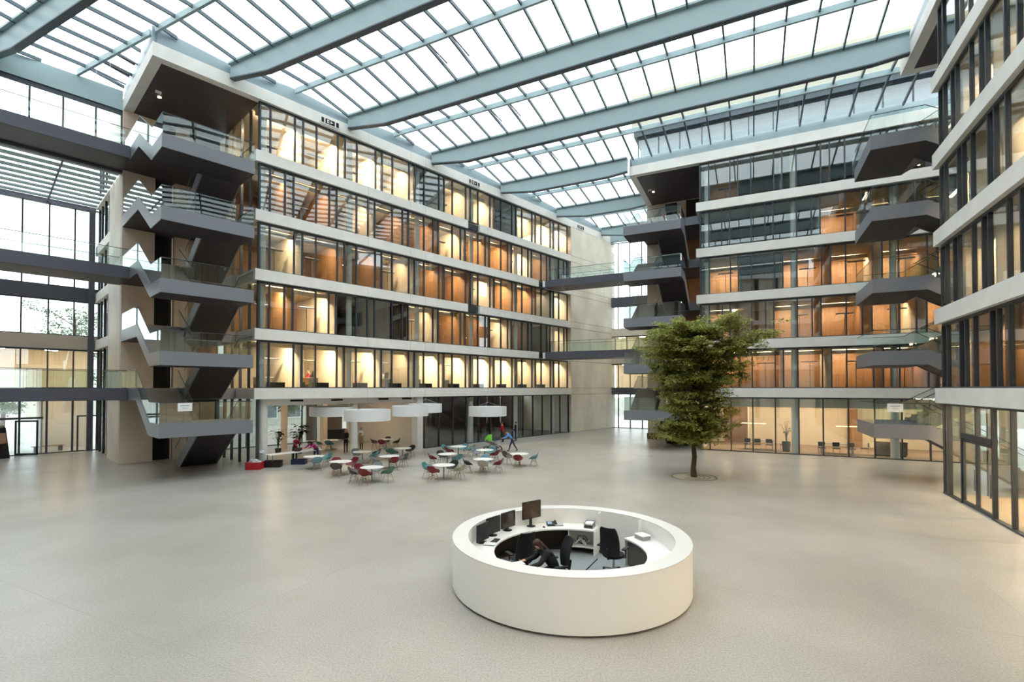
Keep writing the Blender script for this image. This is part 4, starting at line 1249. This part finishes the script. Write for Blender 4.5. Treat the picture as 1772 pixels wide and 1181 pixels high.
obj('kneehole_back', MB().arc(2.48, 2.515, 0.05, 0.69, 84, 352, 80).mesh('kneehole_back', mat('kneehole_brown', '2b211b', 0.7)), desk)
obj('inner_carpet', MB().lathe([(0, 0.0), (2.30, 0.0), (2.30, 0.014), (0, 0.014)], 64).mesh('inner_carpet', M['greyc']), desk)
obj('floor_cable', MB().path([(0.95, 1.45, 0.02), (0.5, 0.6, 0.02), (0.0, -0.5, 0.02), (-0.4, -1.3, 0.02)], 0.018, 6).mesh('floor_cable', M['blackp']), desk)
def dp(ang, r, z=0.741):
    return (DX + r * math.cos(math.radians(ang)), DY + r * math.sin(math.radians(ang)), z)
def toc(ang):  # +y looks to the desk centre
    return math.radians(ang) + math.pi / 2
# monitors: +y is the viewing side
def monitor(ang, r, label, tilt=0.0, w_=0.50, h_=0.38, sm=None, turn=0.0, lift=0.14):
    o_ = empty('monitor', dp(ang, r), toc(ang) + turn); tag(o_, label, 'monitor', 'monitors on the reception desk')
    hh = lift
    c = obj('casing', MB().box(-w_ / 2, w_ / 2, -0.05, 0.0, hh, hh + h_).mesh('casing', M['blackp']), o_)
    bx('screen', c, -w_ / 2 + 0.022, w_ / 2 - 0.022, 0.0, 0.003, hh + 0.03, hh + h_ - 0.022, sm or M['screen'])
    bx('neck', o_, -0.04, 0.04, -0.09, -0.05, 0.02, hh + h_ * 0.6, M['blackp'])
    obj('stand', MB().lathe([(0.0, 0), (0.13, 0), (0.13, 0.012), (0.03, 0.025), (0, 0.025)], 20).mesh('stand', M['blackp'], True), o_, (0, -0.05, 0))
monitor(112, 2.26, 'tallest monitor with a brown reflection on its screen, at the back of the reception desk', lift=0.24, h_=0.50, w_=0.68, turn=0.28)
monitor(132, 2.28, 'monitor with a dark brown screen reflection, second along the reception desk', sm=mat('dark_screen_reflection', '33241b', 0.15), lift=0.09, h_=0.44, w_=0.56, turn=0.12)  # darker painted reflection as screen colour
monitor(148, 2.28, 'dark monitor turned edge-on between two others on the reception desk', lift=0.07, turn=-0.12, w_=0.54, h_=0.44, sm=M['blackp'])
monitor(165, 2.26, 'dark monitor seen almost edge-on at the end of the desk row', lift=0.06, turn=-0.25, sm=M['blackp'], w_=0.54, h_=0.44)
o_ = empty('keyboard', dp(160, 2.02), toc(160)); tag(o_, 'black keyboard on the curved worktop', 'keyboard')
bx('key_tray', o_, -0.22, 0.22, -0.08, 0.08, 0, 0.018, M['blackp'])
g = MB()
for i in range(12):
    for j in range(4): g.box(-0.205 + i * 0.034, -0.177 + i * 0.034, -0.068 + j * 0.034, -0.040 + j * 0.034, 0.018, 0.026)
obj('keys', g.mesh('keys', mat('grey_keys', '3c3e42', 0.5)), o_)
tag(obj('paper_sheet', MB().box(-0.105, 0.105, -0.148, 0.148, 0, 0.006).mesh('paper_sheet', M['paper']), None, dp(168, 2.06, 0.768), toc(168)), 'white paper lying on the black keyboard', 'paper')
o_ = empty('telephone', dp(97, 2.25), toc(97)); tag(o_, 'black desk telephone with a blue display at the back of the desk', 'telephone')
obj('phone_body', MB().prism([(-0.17, -0.11, 0), (-0.17, 0.11, 0), (-0.17, 0.11, 0.03), (-0.17, -0.11, 0.09)], (0.3, 0, 0)).mesh('phone_body', M['blackp']), o_)
obj('display', MB().prism([(-0.02, -0.085, 0.083), (-0.02, 0.04, 0.052), (-0.02, 0.04, 0.056), (-0.02, -0.085, 0.088)], (0.13, 0, 0)).mesh('display', M['tblue']), o_)
obj('handset', MB().path([(-0.13, -0.1, 0.10), (-0.13, -0.05, 0.12), (-0.13, 0.05, 0.09), (-0.13, 0.1, 0.06)], [0.028, 0.02, 0.02, 0.028], 8).mesh('handset', M['blackp'], True), o_)
o_ = empty('notebook_stack', dp(91, 2.27), toc(91)); tag(o_, 'small pile of glossy folders beside the telephone', 'folders')
for i, hx in enumerate(('d9d9d6', '77776f', 'c4c4be')): bx('folder', o_, -0.12 + 0.01 * i, 0.12 + 0.01 * i, -0.16, 0.15, 0.014 * i, 0.014 * i + 0.012, mat('folder_' + hx, hx, 0.4))
o_ = empty('computer_mouse', dp(104, 2.08), toc(104)); tag(o_, 'black computer mouse on the worktop', 'mouse')
obj('mouse_shell', MB().lathe([(0, 0.035), (0.02, 0.032), (0.034, 0.015), (0.036, 0), (0, 0)][::-1], 14).mesh('mouse_shell', M['blackp'], True), o_).scale = (1, 1.6, 1)
obj('mouse_wheel', MB().tube((-0.006, 0.03, 0.03), (0.006, 0.03, 0.03), 0.01, n=8).mesh('mouse_wheel', M['greyst']), o_)
o_ = empty('letter_tray', dp(68, 2.22), toc(68)); tag(o_, 'grey letter tray with papers by the tall partition', 'tray')
for z in (0, 0.09):
    g = MB(); g.box(-0.13, 0.13, -0.17, 0.17, z, z + 0.01); g.box(-0.13, -0.12, -0.17, 0.17, z, z + 0.06); g.box(0.12, 0.13, -0.17, 0.17, z, z + 0.06); g.box(-0.13, 0.13, -0.17, -0.16, z, z + 0.06)
    for sx in (-0.125, 0.115): g.box(sx, sx + 0.01, -0.165, -0.15, z, z + 0.09)
    obj('tray', g.mesh('tray', mat('grey_tray', '8f9295', 0.5)), o_)
bx('papers', o_, -0.11, 0.11, -0.15, 0.15, 0.10, 0.135, M['paper'])
o_ = empty('document_box', dp(24, 2.27), toc(24)); tag(o_, 'flat grey box on the bare side of the worktop', 'box')
bx('box_body', o_, -0.17, 0.17, -0.13, 0.13, 0, 0.10, mat('grey_box', '9c9a96', 0.5)); bx('box_lid', o_, -0.175, 0.175, -0.135, 0.135, 0.10, 0.125, M['paper'])
o_ = empty('cable_bundle', dp(73, 2.2, 0.226), 0); tag(o_, 'tangle of pale cables on the open shelf under the desk', 'cables')
rr = random.Random(5)
for i in range(7):
    c = Vector((rr.uniform(-0.14, 0.14), rr.uniform(-0.14, 0.10), 0)); q_ = rr.uniform(0.05, 0.11)
    obj('cable_loop', MB().path([c + Vector((q_ * math.cos(x * 0.7), q_ * 0.6 * math.sin(x * 0.7), 0.02 + q_ + q_ * math.sin(x * 0.7 + i))) for x in range(10)], 0.011, 5).mesh('cable_loop', M['paper'] if i % 3 else M['blackp'], True), o_)
tag(obj('desk_sticker', MB().box(-0.04, 0.04, -0.03, 0.03, 0, 0.01).mesh('desk_sticker', M['greyst']), None, dp(346, 2.4), toc(346)), 'small grey tag on the bare worktop near the rim', 'tag')
o_ = empty('tissue_pack', dp(352, 1.75, 0.0), 0.4); tag(o_, 'white and blue pack on the floor under the worktop', 'package')
bx('carton', o_, -0.16, 0.16, -0.11, 0.11, 0.014, 0.18, M['paper']); bx('label', o_, -0.05, 0.05, -0.115, -0.11, 0.05, 0.14, M['tblue']); bx('flap', o_, -0.16, 0.0, -0.11, 0.11, 0.18, 0.19, M['lwood'])
# office chairs behind the desk
def office_chair(p, rz, label):
    o_ = empty('office_chair', p, rz); tag(o_, label, 'chair', 'black office chairs inside the reception desk'); o_.scale = (1.12, 1.12, 1.05)
    g = MB(); vs = []
    K_, N_ = 12, 8
    for i in range(K_ + 1):
        f = i / K_
        wd = 0.235 * (1 - 0.22 * f ** 3); yb = -0.25 - 0.10 * f + 0.06 * math.sin(f * math.pi)
        if i == K_: wd *= 0.9
        for j in range(N_ + 1):
            u = -1 + 2 * j / N_
            vs.append((u * wd, yb + 0.05 * u * u, 0.52 + f * 0.68))
    K2 = len(vs); vs += [(x, y - 0.04, z) for x, y, z in vs]
    fs = []
    W_ = N_ + 1
    for i in range(K_):
        for j in range(N_):
            q_ = (i * W_ + j, i * W_ + j + 1, (i + 1) * W_ + j + 1, (i + 1) * W_ + j)
            fs.append(q_[::-1]); fs.append(tuple(x + K2 for x in q_))
    ring = [j for j in range(W_)] + [i * W_ + N_ for i in range(1, K_ + 1)] + [K_ * W_ + j for j in range(N_ - 1, -1, -1)] + [i * W_ for i in range(K_ - 1, 0, -1)]
    for a_, b_ in zip(ring, ring[1:] + ring[:1]): fs.append((a_, b_, b_ + K2, a_ + K2))
    g.add(vs, fs)
    obj('backrest', g.mesh('backrest', M['blackf'], True), o_)
    obj('seat', MB().lathe([(0, 0.42), (0.22, 0.42), (0.255, 0.45), (0.25, 0.49), (0, 0.50)], 20).mesh('seat', M['blackf'], True), o_)
    obj('back_bar', MB().path([(0, -0.1, 0.41), (0, -0.30, 0.44), (0, -0.34, 0.7)], 0.025, 8).mesh('back_bar', M['blackp'], True), o_)
    for sx in (-1, 1):
        a_ = obj('armrest', MB().box(sx * 0.30 - 0.04, sx * 0.30 + 0.04, -0.16, 0.12, 0.66, 0.69).mesh('armrest', M['blackp']), o_)
        obj('arm_support', MB().path([(sx * 0.18, -0.02, 0.43), (sx * 0.30, -0.02, 0.45), (sx * 0.30, -0.02, 0.66)], 0.018, 6).mesh('arm_support', M['blackp']), a_)
    obj('gas_column', MB().tube((0, 0, 0.1), (0, 0, 0.42), 0.028, n=10).mesh('gas_column', M['chrome']), o_)
    for i in range(5):
        a_ = i * 2 * math.pi / 5 + 0.3
        l_ = obj('base_arm', MB().tube((0, 0, 0.12), (0.30 * math.cos(a_), 0.30 * math.sin(a_), 0.075), 0.026, 0.016, 8).mesh('base_arm', M['chrome']), o_)
        c_ = Vector((0.30 * math.cos(a_), 0.30 * math.sin(a_), 0.044))
        obj('caster', MB().tube(c_ + Vector((-0.02, 0, 0)), c_ + Vector((0.02, 0, 0)), 0.030, n=10).mesh('caster', M['blackp']), l_)
    return o_
office_chair((0.22, 12.35, 0.014), math.radians(28), 'empty black office chair turned away in front of the monitors')
office_chair((2.62, 12.75, 0.014), math.radians(-35), 'empty black office chair standing alone inside the desk opposite the monitors')
for s_, t_, lab in ((4.75, -2.9, 'person in the red top'), (10.6, -2.6, 'person in the white shirt'), (13.6, -2.9, 'person in the dark jacket')):
    c_ = office_chair(FA.w(s_, t_ , LV(1)) + FA.w(0.03, 0).xyz * 0, FA.rz + 1.57, 'black swivel chair on the lowest office floor under the %s' % lab)
    c_['group'] = 'swivel chairs on the lowest office floor'
WX, WY = 1.02, 11.55
office_chair((WX, WY, 0.014), math.radians(105), 'black office chair the receptionist sits on')
person('woman with long brown hair in a black jacket bent over papers behind the reception desk', (WX, WY, 0.014), math.radians(105), lean=34, hipz=0.60, legs=((84, 78), (80, 74)),
       arms=((42, 38, 14), (36, 46, 16)), headp=22, bulk=1.4, shirt='0f1013', trouser='14151a', hair='3b2419', longhair=True, skin='d6a78a')
tag(obj('open_magazine', MB().prism([(-0.2, -0.14, 0), (-0.01, -0.14, 0.03), (0.0, -0.14, 0.015), (0.01, -0.14, 0.03), (0.2, -0.14, 0), (0.2, -0.14, 0.006), (0.0, -0.14, 0.04), (-0.2, -0.14, 0.006)], (0, 0.28, 0)).mesh('open_magazine', M['paper']), None, (0.42, 11.05, 0.75), 0.7), 'open white magazine under the hands of the woman at the desk', 'magazine')
obj('inner_counter', MB().arc(1.6, 2.53, 0.70, 0.74, 205, 262, 24).mesh('inner_counter', mat('dark_counter', '3d4247', 0.5)), desk)
tag(obj('white_folder', MB().box(-0.16, 0.16, -0.11, 0.11, 0, 0.03).mesh('white_folder', M['paper']), None, (0.12, 11.35, 0.741), 0.4), 'white folder on the worktop beside the woman', 'folder')
# ------------------------------------------------------------------ the indoor tree
TX, TY = 9.82, 26.58
tree = empty('indoor_tree', (TX, TY, 0)); tag(tree, 'tall green leafy tree growing from a round pit in the hall floor', 'tree')
rt = random.Random(11)
tp = [(0, 0, -0.05), (-0.03, 0, 0.5), (0.03, 0, 1.1), (-0.02, 0.02, 1.8), (0.05, 0, 2.8), (0.0, 0.03, 4.0), (0.08, 0, 5.4), (0.12, 0, 6.8), (0.1, 0, 7.7)]
obj('trunk', MB().path(tp, [0.17, 0.135, 0.125, 0.12, 0.11, 0.095, 0.075, 0.05, 0.025], 10).mesh('trunk', M['bark'], True), tree)
def trunk_at(z):
    for a_, b_ in zip(tp[:-1], tp[1:]):
        if a_[2] <= z <= b_[2]:
            f = (z - a_[2]) / (b_[2] - a_[2]); return Vector(a_).lerp(Vector(b_), f)
    return Vector(tp[-1])
# tiers: height, reach to either side and depth taken from the tree's silhouette
TIERS = [(2.25, -1.6, 1.2, 1.3, 9), (2.9, -1.55, 1.75, 1.5, 10), (3.7, -1.4, 1.55, 1.5, 9), (4.55, -1.45, 1.45, 1.5, 9), (5.4, -1.75, 2.0, 1.8, 11),
         (6.2, -2.05, 2.5, 2.0, 12), (6.95, -2.3, 3.0, 2.3, 14), (7.6, -1.9, 3.55, 2.3, 13), (8.15, -1.2, 2.4, 1.9, 12)]
bm_ = MB(); sprays = []
for zi, xl, xr, dy_, nb in TIERS:
    for b in range(nb):
        az = 2 * math.pi * (b + rt.uniform(-0.3, 0.3)) / nb
        cx_, sy_ = math.cos(az), math.sin(az)
        reach = (xr if cx_ > 0 else -xl) * abs(cx_) + dy_ * abs(sy_)
        reach *= rt.uniform(0.72, 1.0)
        z1 = zi + rt.uniform(-0.22, 0.22)
        z0 = max(1.75, z1 - reach * 0.55)
        s_ = trunk_at(min(z0, 7.4)); e_ = Vector((cx_ * reach, sy_ * reach, z1))
        m1 = s_.lerp(e_, 0.45) + Vector((0, 0, 0.18 * reach))
        bm_.path([s_, m1, e_], [0.028 + 0.006 * reach, 0.016, 0.006], 5)
        for k in range(int(8 + 6.5 * reach)):
            f = rt.uniform(0.28, 1.04)
            c = s_.lerp(m1, f / 0.45) if f < 0.45 else m1.lerp(e_, (f - 0.45) / 0.55)
            sprays.append(c + Vector((rt.gauss(0, 0.2), rt.gauss(0, 0.2), rt.gauss(0.0, 0.17))))
obj('branches', bm_.mesh('branches', M['bark'], True), tree)
lf = MB()
V_ = []; F_ = []; MI_ = []
for c in sprays:
    rad_ = rt.uniform(0.16, 0.34)
    for k in range(rt.randint(55, 75)):
        az = rt.uniform(0, 6.283); q_ = rad_ * math.sqrt(rt.random()) * 1.25
        p_ = c + Vector((math.cos(az) * q_, math.sin(az) * q_, rt.gauss(0, 0.045) - q_ * 0.20))
        d = Vector((math.cos(az) + rt.gauss(0, 0.5), math.sin(az) + rt.gauss(0, 0.5), rt.gauss(-0.15, 0.3))).normalized()
        sd = d.cross(Vector((rt.gauss(0, 0.25), rt.gauss(0, 0.25), 1))).normalized()
        L_ = rt.uniform(0.08, 0.15); W_ = L_ * 0.36
        i0 = len(V_)
        V_ += [tuple(p_), tuple(p_ + d * L_ * 0.5 + sd * W_), tuple(p_ + d * L_), tuple(p_ + d * L_ * 0.5 - sd * W_)]
        F_.append((i0, i0 + 1, i0 + 2, i0 + 3)); MI_.append(rt.choice((0, 0, 1, 1, 2)))
lf.v, lf.f, lf.m = V_, F_, MI_
def leafmat(nm, hx):
    m_ = mat(nm, hx, 0.5)
    nt = m_.node_tree; b_ = nt.nodes['Principled BSDF']
    tr = nt.nodes.new('ShaderNodeBsdfTranslucent'); tr.inputs[0].default_value = (*[x * 1.3 for x in hexc(hx)], 1)
    mx = nt.nodes.new('ShaderNodeMixShader'); mx.inputs[0].default_value = 0.35
    out = nt.nodes['Material Output']
    nt.links.new(b_.outputs[0], mx.inputs[1]); nt.links.new(tr.outputs[0], mx.inputs[2]); nt.links.new(mx.outputs[0], out.inputs[0])
    return m_
fo = obj('foliage', lf.mesh('foliage', [leafmat('leaf_green', '93974f'), leafmat('leaf_light', 'b4b66c'), leafmat('leaf_deep', '757a3f')]), tree)
fo['kind'] = 'stuff'
pit = empty('tree_pit', (TX, TY, 0)); tag(pit, 'round pale tree pit with dark curved slots around the trunk', 'tree grate')
obj('gravel_bed', MB().lathe([(0, 0.004), (1.12, 0.004), (1.12, 0.0), (0, 0.0)][::-1], 48).mesh('gravel_bed', mat('pale_gravel', 'c2bba6', 0.9, var=0.2, scale=40, bump=0.6, bscale=60)), pit)
obj('rim_ring', MB().arc(1.10, 1.17, 0.0, 0.014, 0, 360, 64).mesh('rim_ring', M['greyst']), pit)
for a0, a1, r_ in ((200, 290, 0.52), (300, 385, 0.52), (30, 110, 0.52), (215, 330, 0.78), (345, 420, 0.78)):
    obj('slot', MB().arc(r_, r_ + 0.06, 0.004, 0.012, a0, a1, 20).mesh('slot', M['mull']), pit)
# ------------------------------------------------------------------ things near the back wing
p = FB.w(-4.4, -6.9)
o_ = empty('wooden_bench_box', p, FB.rz); tag(o_, 'low reddish brown box against the concrete pier behind the tree', 'box')
bx('box_body', o_, -0.7, 0.7, -0.3, 0.3, 0.04, 0.5, mat('red_brown_wood', '6f4636', 0.5)); bx('box_lid', o_, -0.73, 0.73, -0.33, 0.33, 0.5, 0.54, mat('red_brown_lid', '7d5140', 0.5)); bx('plinth', o_, -0.66, 0.66, -0.27, 0.27, 0, 0.04, M['dark'])
# meeting hall: tables, chairs, pendants
MTM = (MB().box(-1.1, 1.1, -0.4, 0.4, 0.70, 0.735).mesh('table_top', mat('grey_table', '9b979a', 0.5)), MB().box(-0.03, 0.03, -0.36, 0.36, 0, 0.70).mesh('leg_frame', M['greyst']))
cs_ = MB().box(-0.23, 0.23, -0.22, 0.22, 0.43, 0.47).mesh('seat', M['blackf']); cb_ = MB().box(-0.22, 0.22, -0.25, -0.22, 0.55, 0.86).mesh('backrest', M['blackf'])
cf_ = MB(); 
for sx in (-0.21, 0.21): cf_.path([(sx, 0.22, 0.0), (sx, -0.2, 0.0), (sx, -0.22, 0.4), (sx, -0.24, 0.86)], 0.012, 6); cf_.path([(sx, 0.22, 0.0), (sx, 0.2, 0.43)], 0.012, 6)
cf_ = cf_.mesh('steel_frame', M['chrome'])
def mchair(s, t, rz, label):
    o_ = empty('meeting_chair', FB.w(s, t), FB.rz + rz); tag(o_, label, 'chair', 'black chairs in the ground-floor meeting hall')
    obj('seat', cs_, o_); obj('backrest', cb_, o_); obj('steel_frame', cf_, o_)
for i, (s, t, ss, lab) in enumerate(((4.3, -2.6, (3.5, 4.2, 5.0), 'meeting table by the wood panel'), (9.4, -2.2, (8.4, 9.3, 10.2), 'meeting table under the second pendant'))):
    o_ = empty('meeting_table', FB.w(s, t), FB.rz); tag(o_, 'grey %s behind the tree-side glass' % lab, 'table', 'meeting tables in the ground-floor hall')
    obj('table_top', MTM[0], o_); obj('leg_frame', MTM[1], o_, (-0.95, 0, 0)); obj('leg_frame', MTM[1], o_, (0.95, 0, 0))
    for j, x in enumerate(ss): mchair(x, t + 0.75, math.pi, '%s black meeting chair in the row before the %s' % (('first', 'middle', 'last')[j], lab))
    mchair(s + 1.7, t, math.pi / 2, 'black meeting chair at the far end of the %s' % lab)
for s, t, lab in ((3.9, -3.6, 'over the meeting table by the wood panel'), (10.4, -3.0, 'over the second meeting table')):
    o_ = empty('pendant_lamp', FB.w(s, t, 1.95), FB.rz); tag(o_, 'slim white linear pendant lamp %s' % lab, 'lamp', 'linear pendants in the meeting hall')
    bx('lamp_body', o_, -0.95, 0.95, -0.06, 0.06, 0, 0.05, M['paper']); bx('lamp_glow', o_, -0.93, 0.93, -0.05, 0.05, -0.006, 0, warm2(0.06))
    for x in (-0.8, 0.8): obj('suspension_wire', MB().tube((x, 0, 0.05), (x, 0, 2.15), 0.004, n=4).mesh('suspension_wire', M['greyst']), o_)
p = FB.w(12.6, -2.2)
o_ = empty('display_case', p, FB.rz); tag(o_, 'dark grey low display case behind the tree-side glass near the door wing', 'cabinet')
bx('case_body', o_, -0.9, 0.9, -0.3, 0.3, 0.1, 0.95, mat('case_grey', '6d675f', 0.5)); bx('case_top', o_, -0.93, 0.93, -0.33, 0.33, 0.95, 0.99, M['dark']); bx('case_foot', o_, -0.85, 0.85, -0.25, 0.25, 0, 0.1, M['black'])
# notices on the lowest landings' glass
for fr_, s_, t_, rz_, lab in ((FA, -4.1, 2.205, 0, 'cafe-side stair tower'), (FR, -0.8, 1.33, -math.pi / 2, 'stair tower beside the glass double door')):
    q_ = fr_.w(s_, t_, 3.62); 
    if rz_: q_ = fr_.w(-0.85 + 0.012, 1.33, 3.62)
    o_ = empty('notice', q_, fr_.rz + (math.pi / 2 if rz_ else 0)); tag(o_, 'white notice on the lowest landing glass of the %s' % lab, 'notice', 'notices on the lowest stair landings')
    bx('sheet', o_, -0.32, 0.32, -0.012, 0.0, 0.0, 0.42, M['paper']); bx('print_line', o_, -0.2, 0.2, -0.016, -0.012, 0.26, 0.31, M['tblue']); bx('print_line', o_, -0.12, 0.12, -0.016, -0.012, 0.15, 0.18, M['tblue'])
# ------------------------------------------------------------------ lower left entrance: open door leaf, poster stand, bench
dr = FA.root('door_2'); tag(dr, 'open glass door leaf in the far link shopfront', kind='structure')
g_ = empty('door_leaf', (-9.45, 18.1, 0), -0.55, dr)
for c, d, e, f in ((0, 0.1, 0.02, 2.5), (1.25, 1.35, 0.02, 2.5), (0.1, 1.25, 0.02, 0.16), (0.1, 1.25, 2.38, 2.5)): bx('leaf_frame', g_, c, d, -0.03, 0.03, e, f, M['mull'])
bx('pane', g_, 0.1, 1.25, -0.01, 0.01, 0.16, 2.38, G['fac'])
bx('transom', dr, -17, -8.0, 18.1, 18.25, 2.55, 2.7, M['mull'])
bx('door_frame', dr, -6.15, -6.05, 18.05, 18.2, 0.0, 2.72, M['mull']); bx('door_frame', dr, -6.05, -4.95, 18.05, 18.2, 2.62, 2.72, M['mull'])
q_ = FA.w(-10.3, -16.5)
o_ = empty('poster_stand', q_, FA.rz + 0.5); tag(o_, 'black leaning poster stand at the picture edge by the open glass door', 'sign')
obj('board', MB().prism([(-0.5, -0.3, 0.02), (0.5, -0.3, 0.02), (0.5, 0.15, 2.1), (-0.5, 0.15, 2.1)], (0, 0.06, 0)).mesh('board', M['blackp']), o_)
obj('poster', MB().prism([(-0.3, -0.235, 0.9 + 0.15), (0.34, -0.235, 1.05), (0.34, -0.10, 1.75), (-0.3, -0.10, 1.75)], (0, 0.012, 0)).mesh('poster', mat('poster_skin', 'b98a6a', 0.6)), o_)
obj('strut', MB().tube((0, 0.1, 1.9), (0, 0.75, 0.0), 0.03, n=6).mesh('strut', M['blackp']), o_)
q_ = FA.w(-7.6, -19.7)
o_ = empty('wooden_bench', q_, FA.rz + 0.3); tag(o_, 'brown slatted bench behind the far link glass', 'bench')
for i in range(6): bx('slat', o_, -0.9, 0.9, -0.3 + i * 0.1, -0.22 + i * 0.1, 0.40, 0.44, M['wood'])
for x in (-0.75, 0.7): bx('leg', o_, x, x + 0.06, -0.28, 0.26, 0, 0.40, M['blackp'])
# ------------------------------------------------------------------ trees outside
def outtree(p, h, label, seed):
    r = empty('outdoor_tree', p); tag(r, label, 'tree', 'trees outside the far link glazing')
    rr = random.Random(seed); g = MB(); L2 = MB()
    g.path([(0, 0, 0), (0.1, 0, h * 0.4), (0, 0.1, h * 0.9)], [0.25, 0.18, 0.05], 8)
    for i in range(24):
        az = rr.uniform(0, 6.28); z0 = h * rr.uniform(0.3, 0.85); re = h * 0.34 * rr.uniform(0.5, 1)
        e_ = Vector((math.cos(az) * re, math.sin(az) * re, z0 + re * 0.5))
        g.path([(0, 0, z0), (e_.x * 0.5, e_.y * 0.5, z0 + re * 0.35), e_], [0.07, 0.04, 0.015], 5)
        for k in range(150):
            c = Vector((0, 0, z0)).lerp(e_, rr.uniform(0.35, 1.05)) + Vector((rr.gauss(0, 0.45), rr.gauss(0, 0.45), rr.gauss(0.1, 0.3)))
            d = Vector((rr.gauss(0, 1), rr.gauss(0, 1), rr.gauss(0, 0.6))).normalized(); sd = d.orthogonal().normalized()
            l_ = rr.uniform(0.22, 0.38)
            L2.add([c, c + d * l_ * 0.5 + sd * l_ * 0.3, c + d * l_, c + d * l_ * 0.5 - sd * l_ * 0.3], [(0, 1, 2, 3)])
    obj('trunk', g.mesh('trunk', M['bark'], True), r)
    fo_ = obj('foliage', L2.mesh('foliage', leafmat('leaf_outdoor', '6d8068')), r); fo_['kind'] = 'stuff'
outtree((-53.5, 60, -0.3), 15.2, 'pale outdoor tree seen through the upper glass of the far link', 2)
outtree((-57, 55, -0.3), 7, 'low outdoor tree beyond the open glass door', 3)
outtree((-24, 52, -0.3), 6.5, 'outdoor tree beyond the rear cafe windows', 4)

nb = FA.root('neighbour_building'); tag(nb, 'pale building with window rows outside the rear cafe windows', 'building')
bx('wall', nb, -1, 34, 34, 44, -0.3, 13, mat('pale_green_render', 'b9c2b8', 0.8))
for k_ in range(4):
    for i_ in range(11):
        w_ = empty('window', (0, 0, 0), 0, nb)
        bx('window_frame', w_, 0.4 + 3.1 * i_, 2.6 + 3.1 * i_, 33.94, 34.0, 0.9 + 3.1 * k_, 2.7 + 3.1 * k_, M['paper'])
        bx('pane', w_, 0.5 + 3.1 * i_, 2.5 + 3.1 * i_, 33.92, 33.94, 1.0 + 3.1 * k_, 2.6 + 3.1 * k_, mat('dull_window_glass', '6f8087', 0.2))
bx('roof_edge', nb, -1.3, 34.3, 33.7, 44.3, 13, 13.4, M['slab'])
